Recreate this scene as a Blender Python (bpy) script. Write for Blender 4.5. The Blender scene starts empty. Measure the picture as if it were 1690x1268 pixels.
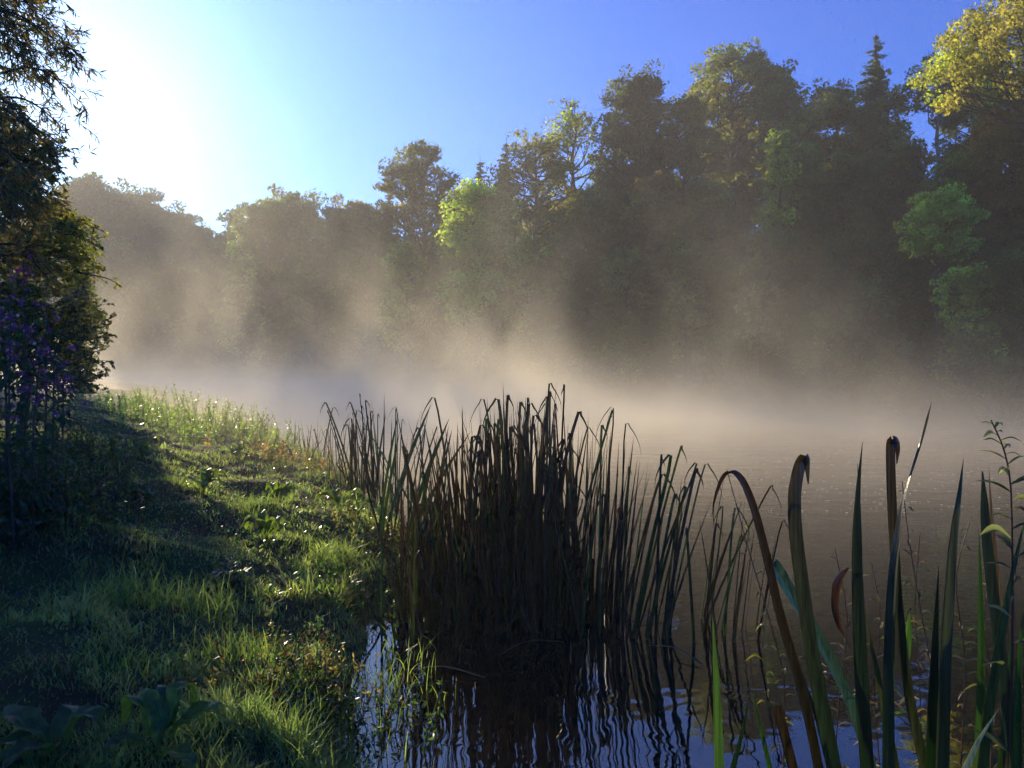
import bpy, math, random
import numpy as np
from math import radians as R, pi

C = bpy.context.scene.collection
rng = np.random.default_rng(7)
random.seed(7)

# ------------------------------------------------------------------ camera, sky, sun, exposure
F = 1268.0            # focal length in photo pixels (1690 wide)
H = 1.75              # eye height above the water
HOR = 620.0           # horizon row of the photo
SUN_AZ = R(-32.0)     # from +Y towards +X
SUN_EL = R(15.5)

sc = bpy.context.scene
cam = bpy.data.cameras.new('camera'); camo = bpy.data.objects.new('camera', cam); C.objects.link(camo)
cam.sensor_width = 36; cam.lens = 36*F/1690
cam.clip_start = 0.05; cam.clip_end = 3000
camo.location = (0, 0, H); camo.rotation_euler = (R(90-0.63), 0, 0)
sc.camera = camo

world = bpy.data.worlds.new('World'); sc.world = world; world.use_nodes = True
wn = world.node_tree; bg = wn.nodes['Background']
sky = wn.nodes.new('ShaderNodeTexSky'); sky.sky_type = 'NISHITA'; sky.sun_disc = False
sky.sun_elevation = SUN_EL; sky.sun_rotation = SUN_AZ
sky.air_density = 1.0; sky.dust_density = 0.3; sky.ozone_density = 6.0; sky.altitude = 50
hs = wn.nodes.new('ShaderNodeHueSaturation'); hs.inputs['Saturation'].default_value = 1.2
skt = wn.nodes.new('ShaderNodeVectorMath'); skt.operation = 'MULTIPLY'; skt.inputs[1].default_value = (.18, .66, 1.22); wn.links.new(hs.outputs[0], skt.inputs[0])
wn.links.new(sky.outputs[0], hs.inputs['Color'])
bg.inputs[1].default_value = 0.12

sl = bpy.data.lights.new('sun', 'SUN'); sl.energy = 5.0; sl.angle = R(0.5); sl.color = (1.0, 0.84, 0.60)
so = bpy.data.objects.new('sun', sl); C.objects.link(so)
so.rotation_euler = (R(90)-SUN_EL, 0, pi - SUN_AZ)
so.rotation_euler = (-(R(90)-SUN_EL), 0, -SUN_AZ)
SUNV = np.array([math.sin(SUN_AZ)*math.cos(SUN_EL), math.cos(SUN_AZ)*math.cos(SUN_EL), math.sin(SUN_EL)])

sc.view_settings.view_transform = 'Standard'; sc.view_settings.look = 'None'
sc.view_settings.exposure = 0.62; sc.view_settings.gamma = 1.0
cy = sc.cycles
cy.max_bounces = 5; cy.diffuse_bounces = 2; cy.glossy_bounces = 2; cy.transmission_bounces = 3
cy.volume_bounces = 1; cy.transparent_max_bounces = 4
cy.use_denoising = True; cy.denoising_input_passes = 'RGB_ALBEDO'; cy.adaptive_threshold = 0.03
cy.use_adaptive_sampling = True
cy.caustics_reflective = False; cy.caustics_refractive = False
cy.sample_clamp_indirect = 4.0

# bright aureole of the hazy sky round the sun
wt = wn.nodes.new('ShaderNodeTexCoord'); dt = wn.nodes.new('ShaderNodeVectorMath'); dt.operation = 'DOT_PRODUCT'; dt.inputs[1].default_value = tuple(SUNV)
wn.links.new(wt.outputs['Generated'], dt.inputs[0])
last = skt.outputs[0]
for pw, col in ((10.0, (1.6, 2.6, 3.3)), (60.0, (4.2, 4.4, 4.2))):
    mc = wn.nodes.new('ShaderNodeMath'); mc.operation = 'MAXIMUM'; mc.inputs[1].default_value = 0; wn.links.new(dt.outputs['Value'], mc.inputs[0])
    mp_ = wn.nodes.new('ShaderNodeMath'); mp_.operation = 'POWER'; mp_.inputs[1].default_value = pw; wn.links.new(mc.outputs[0], mp_.inputs[0])
    sv = wn.nodes.new('ShaderNodeVectorMath'); sv.operation = 'SCALE'; sv.inputs[0].default_value = col; wn.links.new(mp_.outputs[0], sv.inputs['Scale'])
    ad = wn.nodes.new('ShaderNodeVectorMath'); ad.operation = 'ADD'; wn.links.new(last, ad.inputs[0]); wn.links.new(sv.outputs[0], ad.inputs[1]); last = ad.outputs[0]
wn.links.new(last, bg.inputs[0])

# ------------------------------------------------------------------ helpers
def P(px, py, D):
    """world point seen at photo pixel (px, py) when D metres ahead"""
    return np.array([(px-845)/F*D, D, H-(py-HOR)/F*D])

def hashn(ix, iy, s=0):
    v = np.sin(ix*127.1+iy*311.7+s*74.7)*43758.5453
    return v-np.floor(v)
def vnoise(x, y, s=0):
    ix = np.floor(x); iy = np.floor(y); fx = x-ix; fy = y-iy
    fx = fx*fx*(3-2*fx); fy = fy*fy*(3-2*fy)
    a = hashn(ix, iy, s); b = hashn(ix+1, iy, s); c = hashn(ix, iy+1, s); d = hashn(ix+1, iy+1, s)
    return (a*(1-fx)+b*fx)*(1-fy)+(c*(1-fx)+d*fx)*fy
def fbm(x, y, s=0, o=4):
    t = 0; a = .5
    for k in range(o):
        t = t+a*vnoise(x*2**k, y*2**k, s+k); a *= .5
    return t

def link(name, me, mat, parent=None, loc=None):
    o = bpy.data.objects.new(name, me); C.objects.link(o)
    if mat is not None: me.materials.append(mat)
    if parent is not None: o.parent = parent
    if loc is not None: o.location = loc
    return o

def mesh_np(name, V, Q, col=None, smooth=False, uv=None):
    """V (n,3) float, Q (m,4) int quads"""
    me = bpy.data.meshes.new(name)
    V = np.asarray(V, np.float32); Q = np.asarray(Q, np.int32)
    me.vertices.add(len(V)); me.vertices.foreach_set('co', V.ravel())
    me.loops.add(Q.size); me.loops.foreach_set('vertex_index', Q.ravel())
    me.polygons.add(len(Q))
    me.polygons.foreach_set('loop_start', np.arange(0, Q.size, Q.shape[1], dtype=np.int32))
    if smooth: me.polygons.foreach_set('use_smooth', np.ones(len(Q), bool))
    me.update(calc_edges=True)
    if col is not None:
        ca = me.color_attributes.new('tint', 'FLOAT_COLOR', 'POINT')
        cc = np.ones((len(V), 4), np.float32); cc[:, :3] = np.clip(col, 0, 1)
        ca.data.foreach_set('color', cc.ravel())
    me.validate()
    return me

class Acc:
    """collects vertices, quads and colours into one mesh"""
    def __init__(s): s.V = []; s.Q = []; s.K = []; s.n = 0
    def add(s, V, Q, K):
        V = np.asarray(V, float); K = np.asarray(K, float)
        if K.ndim == 1: K = np.broadcast_to(K, (len(V), 3))
        s.V.append(V); s.Q.append(np.asarray(Q)+s.n); s.K.append(K); s.n += len(V)
    def mesh(s, name, smooth=False):
        return mesh_np(name, np.concatenate(s.V), np.concatenate(s.Q), np.concatenate(s.K), smooth)
    def obj(s, name, mat, parent=None, smooth=False, origin=None):
        if origin is not None: s.V = [v-np.asarray(origin) for v in s.V]
        return link(name, s.mesh(name, smooth), mat, parent)

def unit(v): return v/np.maximum(np.linalg.norm(v, axis=-1, keepdims=True), 1e-9)
def rdir(n, up=0.0, g=rng):
    v = g.normal(size=(n, 3)); v[:, 2] += up
    return unit(v)

def cards(acc, Cn, L, W, D, N, K, fold=0.0):
    """leaf-shaped quads: centre, length, width, direction, normal, colour"""
    S = unit(np.cross(D, N)); N2 = unit(np.cross(S, D))
    L = np.broadcast_to(np.asarray(L, float).reshape(-1, 1), (len(Cn), 1)); W = np.broadcast_to(np.asarray(W, float).reshape(-1, 1), (len(Cn), 1))
    V = np.stack([Cn-D*L*.5, Cn-D*L*.08+S*W*.5+N2*W*fold, Cn+D*L*.5, Cn-D*L*.08-S*W*.5+N2*W*fold], 1).reshape(-1, 3)
    Q = np.arange(len(V)).reshape(-1, 4)
    acc.add(V, Q, np.repeat(np.broadcast_to(K, (len(Cn), 3)), 4, 0))

def tube(acc, pts, rad, K, sides=6):
    pts = np.asarray(pts, float); n = len(pts); rad = np.broadcast_to(rad, (n,))
    t = unit(np.gradient(pts, axis=0)); ref = np.array([0.31, 0.17, 0.93]) if abs(t[0, 2]) < .9 else np.array([1., 0.1, 0])
    a = unit(np.cross(t, ref)); b = np.cross(t, a)
    th = np.arange(sides)/sides*2*pi
    V = (pts[:, None]+rad[:, None, None]*(a[:, None]*np.cos(th)[None, :, None]+b[:, None]*np.sin(th)[None, :, None])).reshape(-1, 3)
    Q = []
    for i in range(n-1):
        for j in range(sides):
            k = (j+1) % sides
            Q.append((i*sides+j, i*sides+k, (i+1)*sides+k, (i+1)*sides+j))
    acc.add(V, Q, K)

def spline(pts, n=24):
    pts = np.asarray(pts, float)
    p = np.vstack([2*pts[0]-pts[1], pts, 2*pts[-1]-pts[-2]])
    out = []; m = len(pts)-1
    for t in np.linspace(0, m, n):
        i = min(int(t), m-1); u = t-i
        a, b, c, d = p[i], p[i+1], p[i+2], p[i+3]
        out.append(.5*((2*b)+(-a+c)*u+(2*a-5*b+4*c-d)*u*u+(-a+3*b-3*c+d)*u**3))
    return np.array(out)

def ribbon(acc, pts, W, side, K, fold=0.18, thick=0.0):
    """blade with a folded midrib: pts (n,3), W (n,), side (n,3) or (3,)"""
    pts = np.asarray(pts, float); n = len(pts); W = np.asarray(W, float).reshape(-1, 1)
    t = unit(np.gradient(pts, axis=0)); side = np.broadcast_to(side, (n, 3))
    s = unit(side-t*np.sum(side*t, 1, keepdims=True)); nn = np.cross(s, t)
    V = np.stack([pts-s*W*.5+nn*W*fold*.5, pts-s*W*.25+nn*W*fold*.12, pts-nn*W*fold*.5, pts+s*W*.25+nn*W*fold*.12, pts+s*W*.5+nn*W*fold*.5], 1).reshape(-1, 3)
    Q = [(i*5+j, i*5+j+1, (i+1)*5+j+1, (i+1)*5+j) for i in range(n-1) for j in range(4)]
    K = np.asarray(K, float)
    if K.ndim == 2: K = np.repeat(K, 5, 0)
    acc.add(V, Q, K)

def tag(o, label=None, cat=None, group=None, kind=None):
    if label: o['label'] = label
    if cat: o['category'] = cat
    if group: o['group'] = group
    if kind: o['kind'] = kind
    return o
def empty(name, loc, label, cat, group=None):
    o = bpy.data.objects.new(name, None); C.objects.link(o); o.location = tuple(map(float, loc)); o.empty_display_size = .1
    return tag(o, label, cat, group)

# ------------------------------------------------------------------ materials
def new_mat(name):
    m = bpy.data.materials.new(name); m.use_nodes = True
    nt = m.node_tree; nt.nodes.clear()
    return m, nt, nt.nodes.new('ShaderNodeOutputMaterial')

def leaf_mat(name, trans=0.4, rough=0.5, spec=0.3, nscale=8.0, nvar=0.35, tboost=1.0):
    m, nt, out = new_mat(name); N = nt.nodes; L = nt.links
    at = N.new('ShaderNodeAttribute'); at.attribute_name = 'tint'
    tc = N.new('ShaderNodeTexCoord'); no = N.new('ShaderNodeTexNoise'); no.inputs['Scale'].default_value = nscale; no.inputs['Detail'].default_value = 2
    L.new(tc.outputs['Object'], no.inputs['Vector'])
    mr = N.new('ShaderNodeMapRange'); mr.inputs[1].default_value = .3; mr.inputs[2].default_value = .7
    mr.inputs[3].default_value = 1-nvar; mr.inputs[4].default_value = 1+nvar; L.new(no.outputs[0], mr.inputs[0])
    mx = N.new('ShaderNodeVectorMath'); mx.operation = 'SCALE'; L.new(at.outputs['Color'], mx.inputs[0]); L.new(mr.outputs[0], mx.inputs['Scale'])
    pb = N.new('ShaderNodeBsdfPrincipled'); pb.inputs['Roughness'].default_value = rough; pb.inputs['Specular IOR Level'].default_value = spec
    L.new(mx.outputs[0], pb.inputs['Base Color'])
    tr = N.new('ShaderNodeBsdfTranslucent'); g = N.new('ShaderNodeVectorMath'); g.operation = 'MULTIPLY'; g.inputs[1].default_value = (1.5*tboost, 1.6*tboost, .7*tboost)
    L.new(mx.outputs[0], g.inputs[0]); L.new(g.outputs[0], tr.inputs['Color'])
    ms = N.new('ShaderNodeMixShader'); ms.inputs[0].default_value = trans
    L.new(pb.outputs[0], ms.inputs[1]); L.new(tr.outputs[0], ms.inputs[2]); L.new(ms.outputs[0], out.inputs['Surface'])
    return m

M_leaf = leaf_mat('tree_leaves', .50, .55, .2, 1.2, .25, 1.3)
M_near = leaf_mat('shrub_leaves', .55, .4, .5, 6, .3, 1.4)
M_grass = leaf_mat('grass_blades', .50, .33, .8, 3, .25, 1.9)
M_reed = leaf_mat('reed_blades', .15, .42, .4, 5, .4, 1.0)
M_petal = leaf_mat('pink_petals', .4, .5, .3, 30, .2)

def bark_mat(name, c1, c2, scale):
    m, nt, out = new_mat(name); N = nt.nodes; L = nt.links
    tc = N.new('ShaderNodeTexCoord'); mp = N.new('ShaderNodeMapping'); mp.inputs['Scale'].default_value = (1, 1, .25)
    no = N.new('ShaderNodeTexNoise'); no.inputs['Scale'].default_value = scale; no.inputs['Detail'].default_value = 5
    L.new(tc.outputs['Object'], mp.inputs[0]); L.new(mp.outputs[0], no.inputs['Vector'])
    cr = N.new('ShaderNodeValToRGB'); cr.color_ramp.elements[0].color = (*c1, 1); cr.color_ramp.elements[1].color = (*c2, 1)
    cr.color_ramp.elements[0].position = .35; cr.color_ramp.elements[1].position = .65
    L.new(no.outputs[0], cr.inputs[0])
    bp = N.new('ShaderNodeBump'); bp.inputs['Strength'].default_value = .5; bp.inputs['Distance'].default_value = .03; L.new(no.outputs[0], bp.inputs['Height'])
    pb = N.new('ShaderNodeBsdfPrincipled'); pb.inputs['Roughness'].default_value = .85
    L.new(cr.outputs[0], pb.inputs['Base Color']); L.new(bp.outputs[0], pb.inputs['Normal']); L.new(pb.outputs[0], out.inputs['Surface'])
    return m
M_bark = bark_mat('bark', (.035, .027, .02), (.09, .075, .055), 6)
M_pale_bark = bark_mat('pale_bark', (.10, .085, .06), (.22, .19, .15), 5)

def ground_mat():
    m, nt, out = new_mat('soil_and_moss'); N = nt.nodes; L = nt.links
    tc = N.new('ShaderNodeTexCoord'); n1 = N.new('ShaderNodeTexNoise'); n1.inputs['Scale'].default_value = 1.7; n1.inputs['Detail'].default_value = 6
    n2 = N.new('ShaderNodeTexNoise'); n2.inputs['Scale'].default_value = 30; n2.inputs['Detail'].default_value = 5
    for n in (n1, n2): L.new(tc.outputs['Object'], n.inputs['Vector'])
    cr = N.new('ShaderNodeValToRGB'); e = cr.color_ramp.elements
    e[0].color = (.055, .038, .022, 1); e[0].position = .38; e[1].color = (.050, .072, .022, 1); e[1].position = .58
    L.new(n1.outputs[0], cr.inputs[0])
    mr = N.new('ShaderNodeMapRange'); mr.inputs[3].default_value = .6; mr.inputs[4].default_value = 1.5; L.new(n2.outputs[0], mr.inputs[0])
    mx = N.new('ShaderNodeVectorMath'); mx.operation = 'SCALE'; L.new(cr.outputs[0], mx.inputs[0]); L.new(mr.outputs[0], mx.inputs['Scale'])
    bp = N.new('ShaderNodeBump'); bp.inputs['Strength'].default_value = .8; bp.inputs['Distance'].default_value = .03; L.new(n2.outputs[0], bp.inputs['Height'])
    pb = N.new('ShaderNodeBsdfPrincipled'); pb.inputs['Roughness'].default_value = .9; pb.inputs['Specular IOR Level'].default_value = .08
    L.new(mx.outputs[0], pb.inputs['Base Color']); L.new(bp.outputs[0], pb.inputs['Normal']); L.new(pb.outputs[0], out.inputs['Surface'])
    return m

def water_mat():
    m, nt, out = new_mat('murky_river_water'); N = nt.nodes; L = nt.links
    tc = N.new('ShaderNodeTexCoord')
    def nz(scale, stretch, det, dist=0.0):
        mp = N.new('ShaderNodeMapping'); mp.inputs['Scale'].default_value = stretch
        n = N.new('ShaderNodeTexNoise'); n.inputs['Scale'].default_value = scale; n.inputs['Detail'].default_value = det; n.inputs['Distortion'].default_value = dist
        L.new(tc.outputs['Object'], mp.inputs[0]); L.new(mp.outputs[0], n.inputs['Vector']); return n
    a = nz(2.8, (.9, 1.0, 1), 1.5, .8); b = nz(1.1, (.6, 1.4, 1), 3, .4); 
    b1 = N.new('ShaderNodeBump'); b1.inputs['Strength'].default_value = 1; b1.inputs['Distance'].default_value = .0045; L.new(a.outputs[0], b1.inputs['Height'])
    b2 = N.new('ShaderNodeBump'); b2.inputs['Strength'].default_value = 1; b2.inputs['Distance'].default_value = .007; L.new(b.outputs[0], b2.inputs['Height']); L.new(b1.outputs[0], b2.inputs['Normal'])
    c = nz(.35, (1, 1, 1), 4)
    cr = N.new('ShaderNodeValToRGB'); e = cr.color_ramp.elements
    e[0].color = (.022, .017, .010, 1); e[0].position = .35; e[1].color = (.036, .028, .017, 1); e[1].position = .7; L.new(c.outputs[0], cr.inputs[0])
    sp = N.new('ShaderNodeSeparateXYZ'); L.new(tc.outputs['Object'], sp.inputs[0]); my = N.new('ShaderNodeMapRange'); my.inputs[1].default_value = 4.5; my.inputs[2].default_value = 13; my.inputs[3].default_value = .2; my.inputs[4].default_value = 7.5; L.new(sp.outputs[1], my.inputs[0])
    shade_tint = N.new('ShaderNodeVectorMath'); shade_tint.operation = 'SCALE'; L.new(cr.outputs[0], shade_tint.inputs[0]); L.new(my.outputs[0], shade_tint.inputs['Scale'])  # diffuse colour holds painted shade near the bank, sunlit brown farther out
    df = N.new('ShaderNodeBsdfDiffuse'); L.new(shade_tint.outputs[0], df.inputs['Color'])
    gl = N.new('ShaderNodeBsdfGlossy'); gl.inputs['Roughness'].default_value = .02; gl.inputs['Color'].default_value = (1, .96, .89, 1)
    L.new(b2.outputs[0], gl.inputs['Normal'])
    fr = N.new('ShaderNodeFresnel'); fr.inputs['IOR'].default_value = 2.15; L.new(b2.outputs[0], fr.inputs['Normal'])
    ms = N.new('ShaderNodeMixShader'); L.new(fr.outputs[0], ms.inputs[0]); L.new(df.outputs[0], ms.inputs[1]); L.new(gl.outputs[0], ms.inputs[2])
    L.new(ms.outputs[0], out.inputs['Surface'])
    return m

# ------------------------------------------------------------------ terrain
NEAR = [(60, -25), (12, 1.0), (5, 1.9), (3, 2.0), (1.2, 2.1), (0.0, 2.1), (-0.50, 2.7), (-0.66, 3.5), (-0.82, 4.6), (-0.95, 5.8), (-0.72, 6.8), (-0.95, 8.2),
        (-2.1, 11), (-3.7, 15), (-5.8, 20), (-9.6, 30), (-19, 52), (-37, 85), (-75, 96), (-200, 108)]
FAR = [(70, -12), (24, 17), (17.2, 24.6), (13.2, 28.5), (8, 37), (1, 49), (-11, 72), (-28, 94), (-50, 104), (-200, 130)]
POLY_N = np.array([(-800, 108), (-800, -300), (60, -300)]+NEAR)
POLY_F = np.array([(900, -12)]+FAR+[(-800, 130), (-800, 1500), (900, 1500)])
def pdist(x, y, line):
    d = np.full(np.shape(x), 1e9); line = np.asarray(line, float)
    for a, b in zip(line[:-1], line[1:]):
        v = b-a; t = np.clip(((x-a[0])*v[0]+(y-a[1])*v[1])/(v@v), 0, 1)
        d = np.minimum(d, np.hypot(x-a[0]-t*v[0], y-a[1]-t*v[1]))
    return d
def inside(x, y, poly):
    r = np.zeros(np.shape(x), bool)
    for a, b in zip(poly, np.roll(poly, -1, 0)):
        if a[1] == b[1]: continue
        c = ((a[1] > y) != (b[1] > y)) & (x < (b[0]-a[0])*(y-a[1])/(b[1]-a[1])+a[0])
        r ^= c
    return r
def sstep(a, b, x):
    t = np.clip((x-a)/(b-a), 0, 1); return t*t*(3-2*t)
def sd_near(x, y):
    d = pdist(x, y, NEAR); return np.where(inside(x, y, POLY_N), d, -d)
def sd_far(x, y):
    d = pdist(x, y, FAR); return np.where(inside(x, y, POLY_F), d, -d)
def terrain(x, y):
    x = np.asarray(x, float); y = np.asarray(y, float)
    wob = (fbm(x*1.1, y*1.1, 3)-.47)*.35
    dn = sd_near(x, y)+wob*sstep(60, 20, y); df = sd_far(x, y)+(fbm(x*.3, y*.3, 5)-.5)*1.5
    bump = (fbm(x*1.1, y*1.1, 11)-.47)*.42+(fbm(x*6, y*6, 12, 3)-.44)*.07
    zn = .16*sstep(0, .25, dn)+.235*np.clip(dn-.1, 0, 4.3)+.05*np.clip(dn-4.4, 0, 20)+bump*sstep(0, .5, dn)
    zn = zn+9*sstep(30, 90, dn)*sstep(30, 80, y)
    zf = .5*sstep(0, .6, df)+.50*np.clip(df-.5, 0, 9)+.62*np.clip(df-9.5, 0, 14)+.10*np.clip(df-23.5, 0, 60)+(fbm(x*.12, y*.12, 21)-.5)*4*sstep(1, 10, df)+13*sstep(2, 26, df)*sstep(-50, -76, x)+3*sstep(2, 26, df)*sstep(-15, -45, x)
    zw = -.08-.3*np.minimum(np.minimum(-dn, -df), 3.0)
    return np.where(dn > 0, zn-.03, np.where(df > 0, zf, np.minimum(zw, -.08)))
def tz(x, y): return float(terrain(np.array([x]), np.array([y]))[0])

def ground_D(px, py, D0=1.6, D1=40):
    """distance ahead at which the bank lies under a photo pixel"""
    d = np.geomspace(D0, D1, 400); z = H-(py-HOR)/F*d; k = np.nonzero(np.maximum(terrain((px-845)/F*d, d), 0) >= z)[0]
    return float(d[k[0]]) if len(k) else D1

gx = np.concatenate([-np.geomspace(500, 8.2, 70), np.arange(-8, 3.0, .07), np.geomspace(3.1, 500, 95)])
gy = np.concatenate([-np.geomspace(60, .6, 14), np.arange(-.5, 13, .08), np.geomspace(13.15, 900, 150)])
X, Y = np.meshgrid(gx, gy); Z = terrain(X, Y); ny, nx = X.shape
idx = np.arange(nx*ny).reshape(ny, nx)
Q = np.stack([idx[:-1, :-1], idx[:-1, 1:], idx[1:, 1:], idx[1:, :-1]], -1).reshape(-1, 4)
g = link('ground', mesh_np('ground', np.stack([X, Y, Z], -1).reshape(-1, 3), Q, smooth=True), ground_mat())
tag(g, kind='structure')
wv = np.array([(-300, -30, 0), (300, -30, 0), (300, 260, 0), (-300, 260, 0)], float)
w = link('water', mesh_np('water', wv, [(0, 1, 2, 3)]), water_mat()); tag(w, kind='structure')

# ------------------------------------------------------------------ trees
OLIVE = (.17, .19, .055); DKGREEN = (.095, .13, .045); BROWN = (.20, .16, .06); RUST = (.27, .155, .05); LIME = (.38, .46, .08)
YELLOW = (.30, .27, .06); MID = (.17, .24, .055); NEEDLE = (.065, .085, .045); TAN = (.31, .26, .11)

def palette(n, cols, w, g):
    cols = np.array(cols); k = g.choice(len(cols), n, p=np.array(w)/sum(w))
    return cols[k]

def build_tree(name, base, height, rad, shape, cols, wts, label, leaf, seed, cat='tree', group=None, dens=1.0, low=.10, bark=None, lean=0.0):
    g = np.random.default_rng(seed)
    root = empty(name, base, label, cat, group)
    tk = Acc(); cr = Acc(); bk = (.1, .08, .06)
    Ht = height; top = np.array([lean*Ht, 0, Ht])
    tr = max(.10, Ht*.018)
    # trunk
    m = 9; tt = np.linspace(0, .93, m); wob = g.normal(size=(m, 2))*Ht*.008; wob[0] = 0
    tp = np.stack([lean*Ht*tt**1.5+wob[:, 0], wob[:, 1], tt*Ht], 1); tp[0, 2] = -.4
    tube(tk, tp, tr*(1-tt*.9), bk, 7)
    if shape == 'spruce': tube(tk, [tp[-1], tp[-1]+np.array([0, 0, Ht*.05])], [tr*.10, .01], bk, 4)
    def at(f): return np.array([np.interp(f*Ht, tp[:, 2], tp[:, k]) for k in range(3)])
    if shape == 'spruce':
        nl = int(Ht*16)
        for i in range(nl):
            f = low+(1-low)*(i/nl)**.85; r = rad*(1-(f-low)/(1-low))**.9*g.uniform(.55, 1.2)+.05
            for j in range(1):
                a = g.uniform(0, 2*pi); rr = r*g.uniform(.6, 1.1); s = at(f)
                e = s+np.array([math.cos(a)*rr, math.sin(a)*rr, -rr*.12+g.uniform(-.1, .15)])
                mid = (s+e)/2+np.array([0, 0, -rr*.10]); bp = spline([s, mid, e+np.array([0, 0, rr*.06])], 5)
                tube(tk, bp, np.linspace(.03, .008, 5), bk, 3)
                n = max(4, int(rr/leaf*7*dens)); u = g.uniform(.12, 1.0, n); pos = s+(e-s)*u[:, None]
                pos = pos+g.normal(size=(n, 3))*np.array([.11, .11, .07])*rr+np.array([0, 0, -.05*rr])
                d = unit(np.tile(e-s, (n, 1))+g.normal(size=(n, 3))*rr*.5+np.array([0, 0, -.35*rr]))
                K = palette(n, cols, wts, g)*g.uniform(.7, 1.3, (n, 1))
                sz = .45+.75*min(1, (1-f)*2.5); cards(cr, pos, leaf*1.9*sz, leaf*.6*sz, d, rdir(n, .5, g), K)
    else:
        V = rad*rad*Ht
        if shape == 'pine': nc = 34
        elif shape == 'dome': nc = 60
        else: nc = 46
        if shape == 'round': nc = int(48*np.clip(Ht*(1-low)/(2*rad), .8, 2.2)+16)
        nc = int(nc*np.clip(dens, .7, 1.6))
        for i in range(nc):
            a = g.uniform(0, 2*pi)
            if shape == 'round':
                u = g.uniform(-1, 1); q = math.sqrt(1-u*u)*g.uniform(.55, 1.0)**.5
                f = low+(1-low)*(.5+.5*u*g.uniform(.75, 1)); 
                ff = min(1, max(0, (f-low)/(1-low))); prof = min(1, (1-ff**2.2)**.5*1.05)*min(1, .55+ff*1.6)
                rr = rad*prof*g.uniform(.35, 1.0)*.86; cr_r = rad*g.uniform(.17, .32)
                c = at(f)+np.array([math.cos(a)*rr, math.sin(a)*rr, 0]); c[2] = min(c[2], Ht-cr_r*.5); flat = .75
            elif shape == 'dome':
                rr = rad*math.sqrt(g.uniform(.02, 1))*.88; f = low+(1-low)*math.sqrt(max(0, 1-(rr/rad)**2))*(g.uniform(.80, .97) if g.random() < .75 else g.uniform(.35, .8))
                cr_r = rad*g.uniform(.16, .27); c = at(min(f, .93))*1.0; c = np.array([c[0]+math.cos(a)*rr, c[1]+math.sin(a)*rr, f*Ht-cr_r*.3]); flat = .6
            else:  # pine: flat plates on an open trunk
                f = g.uniform(low, .97); pr = (1-((f-low)/(1-low))**2.2)*.65+.35
                if (f-low)/(1-low) < .25: pr *= .75
                rr = rad*pr*g.uniform(.25, .9); cr_r = rad*g.uniform(.22, .36); c = at(min(f, .93)); c = np.array([c[0]+math.cos(a)*rr, c[1]+math.sin(a)*rr, min(f*Ht, Ht-cr_r*.25)]); flat = .42
            # limb
            f0 = max(.12, min(.86, c[2]/Ht-rr/Ht*g.uniform(.4, .9))); s = at(f0)
            mid = s+(c-s)*.5+g.normal(size=3)*rr*.08+np.array([0, 0, -rr*.08 if shape == 'dome' else rr*.05])
            lp = spline([s, mid, c], 7); tube(tk, lp, np.linspace(tr*.35*(1-f0*.5), tr*.06+.008, 7), bk, 4)
            for _ in range(4):
                e = c+g.normal(size=3)*cr_r*np.array([.6, .6, .6*flat]); q_ = lp[g.integers(3, 6)]
                tube(tk, spline([q_, (q_+e)/2+g.normal(size=3)*cr_r*.1, e], 4), np.linspace(tr*.08+.01, .008, 4), bk, 3)
            area = cr_r*cr_r*flat**.5
            # a cluster is a few sub-puffs so that its outline is uneven
            ns = 5; sub = c+g.normal(size=(ns, 3))*cr_r*np.array([.5, .5, .5*flat])
            n = int(np.clip(area/leaf**2*(8.5 if shape == 'round' else 5.5)*dens, 40, 1100)); k = g.integers(0, ns, n)
            rad_s = cr_r*g.uniform(.45, .75, ns)
            d = rdir(n, 0, g); rr_ = g.uniform(.3, 1.1, n)**.5
            pos = sub[k]+d*(rad_s[k]*rr_)[:, None]*np.array([1, 1, flat])
            cc = np.array(cols)[g.choice(len(cols), p=np.array(wts)/sum(wts))]*g.uniform(.5, 1.55)
            K = (palette(n, cols, wts, g)*.35+cc*.65)*g.uniform(.7, 1.3, (n, 1))
            ld = rdir(n, -.2, g); nn = unit(rdir(n, .5, g)+d*.9)
            cards(cr, pos, leaf*g.uniform(.6, 1.9, n), leaf*(g.uniform(.5, 1.2, n) if shape != 'pine' else .4), ld, nn, K)
    tk.obj('trunk', bark or M_bark, root, True); cr.obj('crown', M_leaf, root)
    return root

def tree_at(name, px, py, hw, D, shape, cols, wts, label, seed, drop=0.0, **kw):
    """px,py: photo pixel of the top; hw: crown half-width in px; D: metres ahead"""
    x = (px-845)/F*D; y = D; z = tz(x, y)-.1; top = H-(py-HOR)/F*D
    h = max(2.0, top-z); leaf = kw.pop('leaf', D*2.5/768.)
    return build_tree(name, (x, y, z), h, hw/F*D, shape, cols, wts, label, leaf, seed, **kw)

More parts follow.
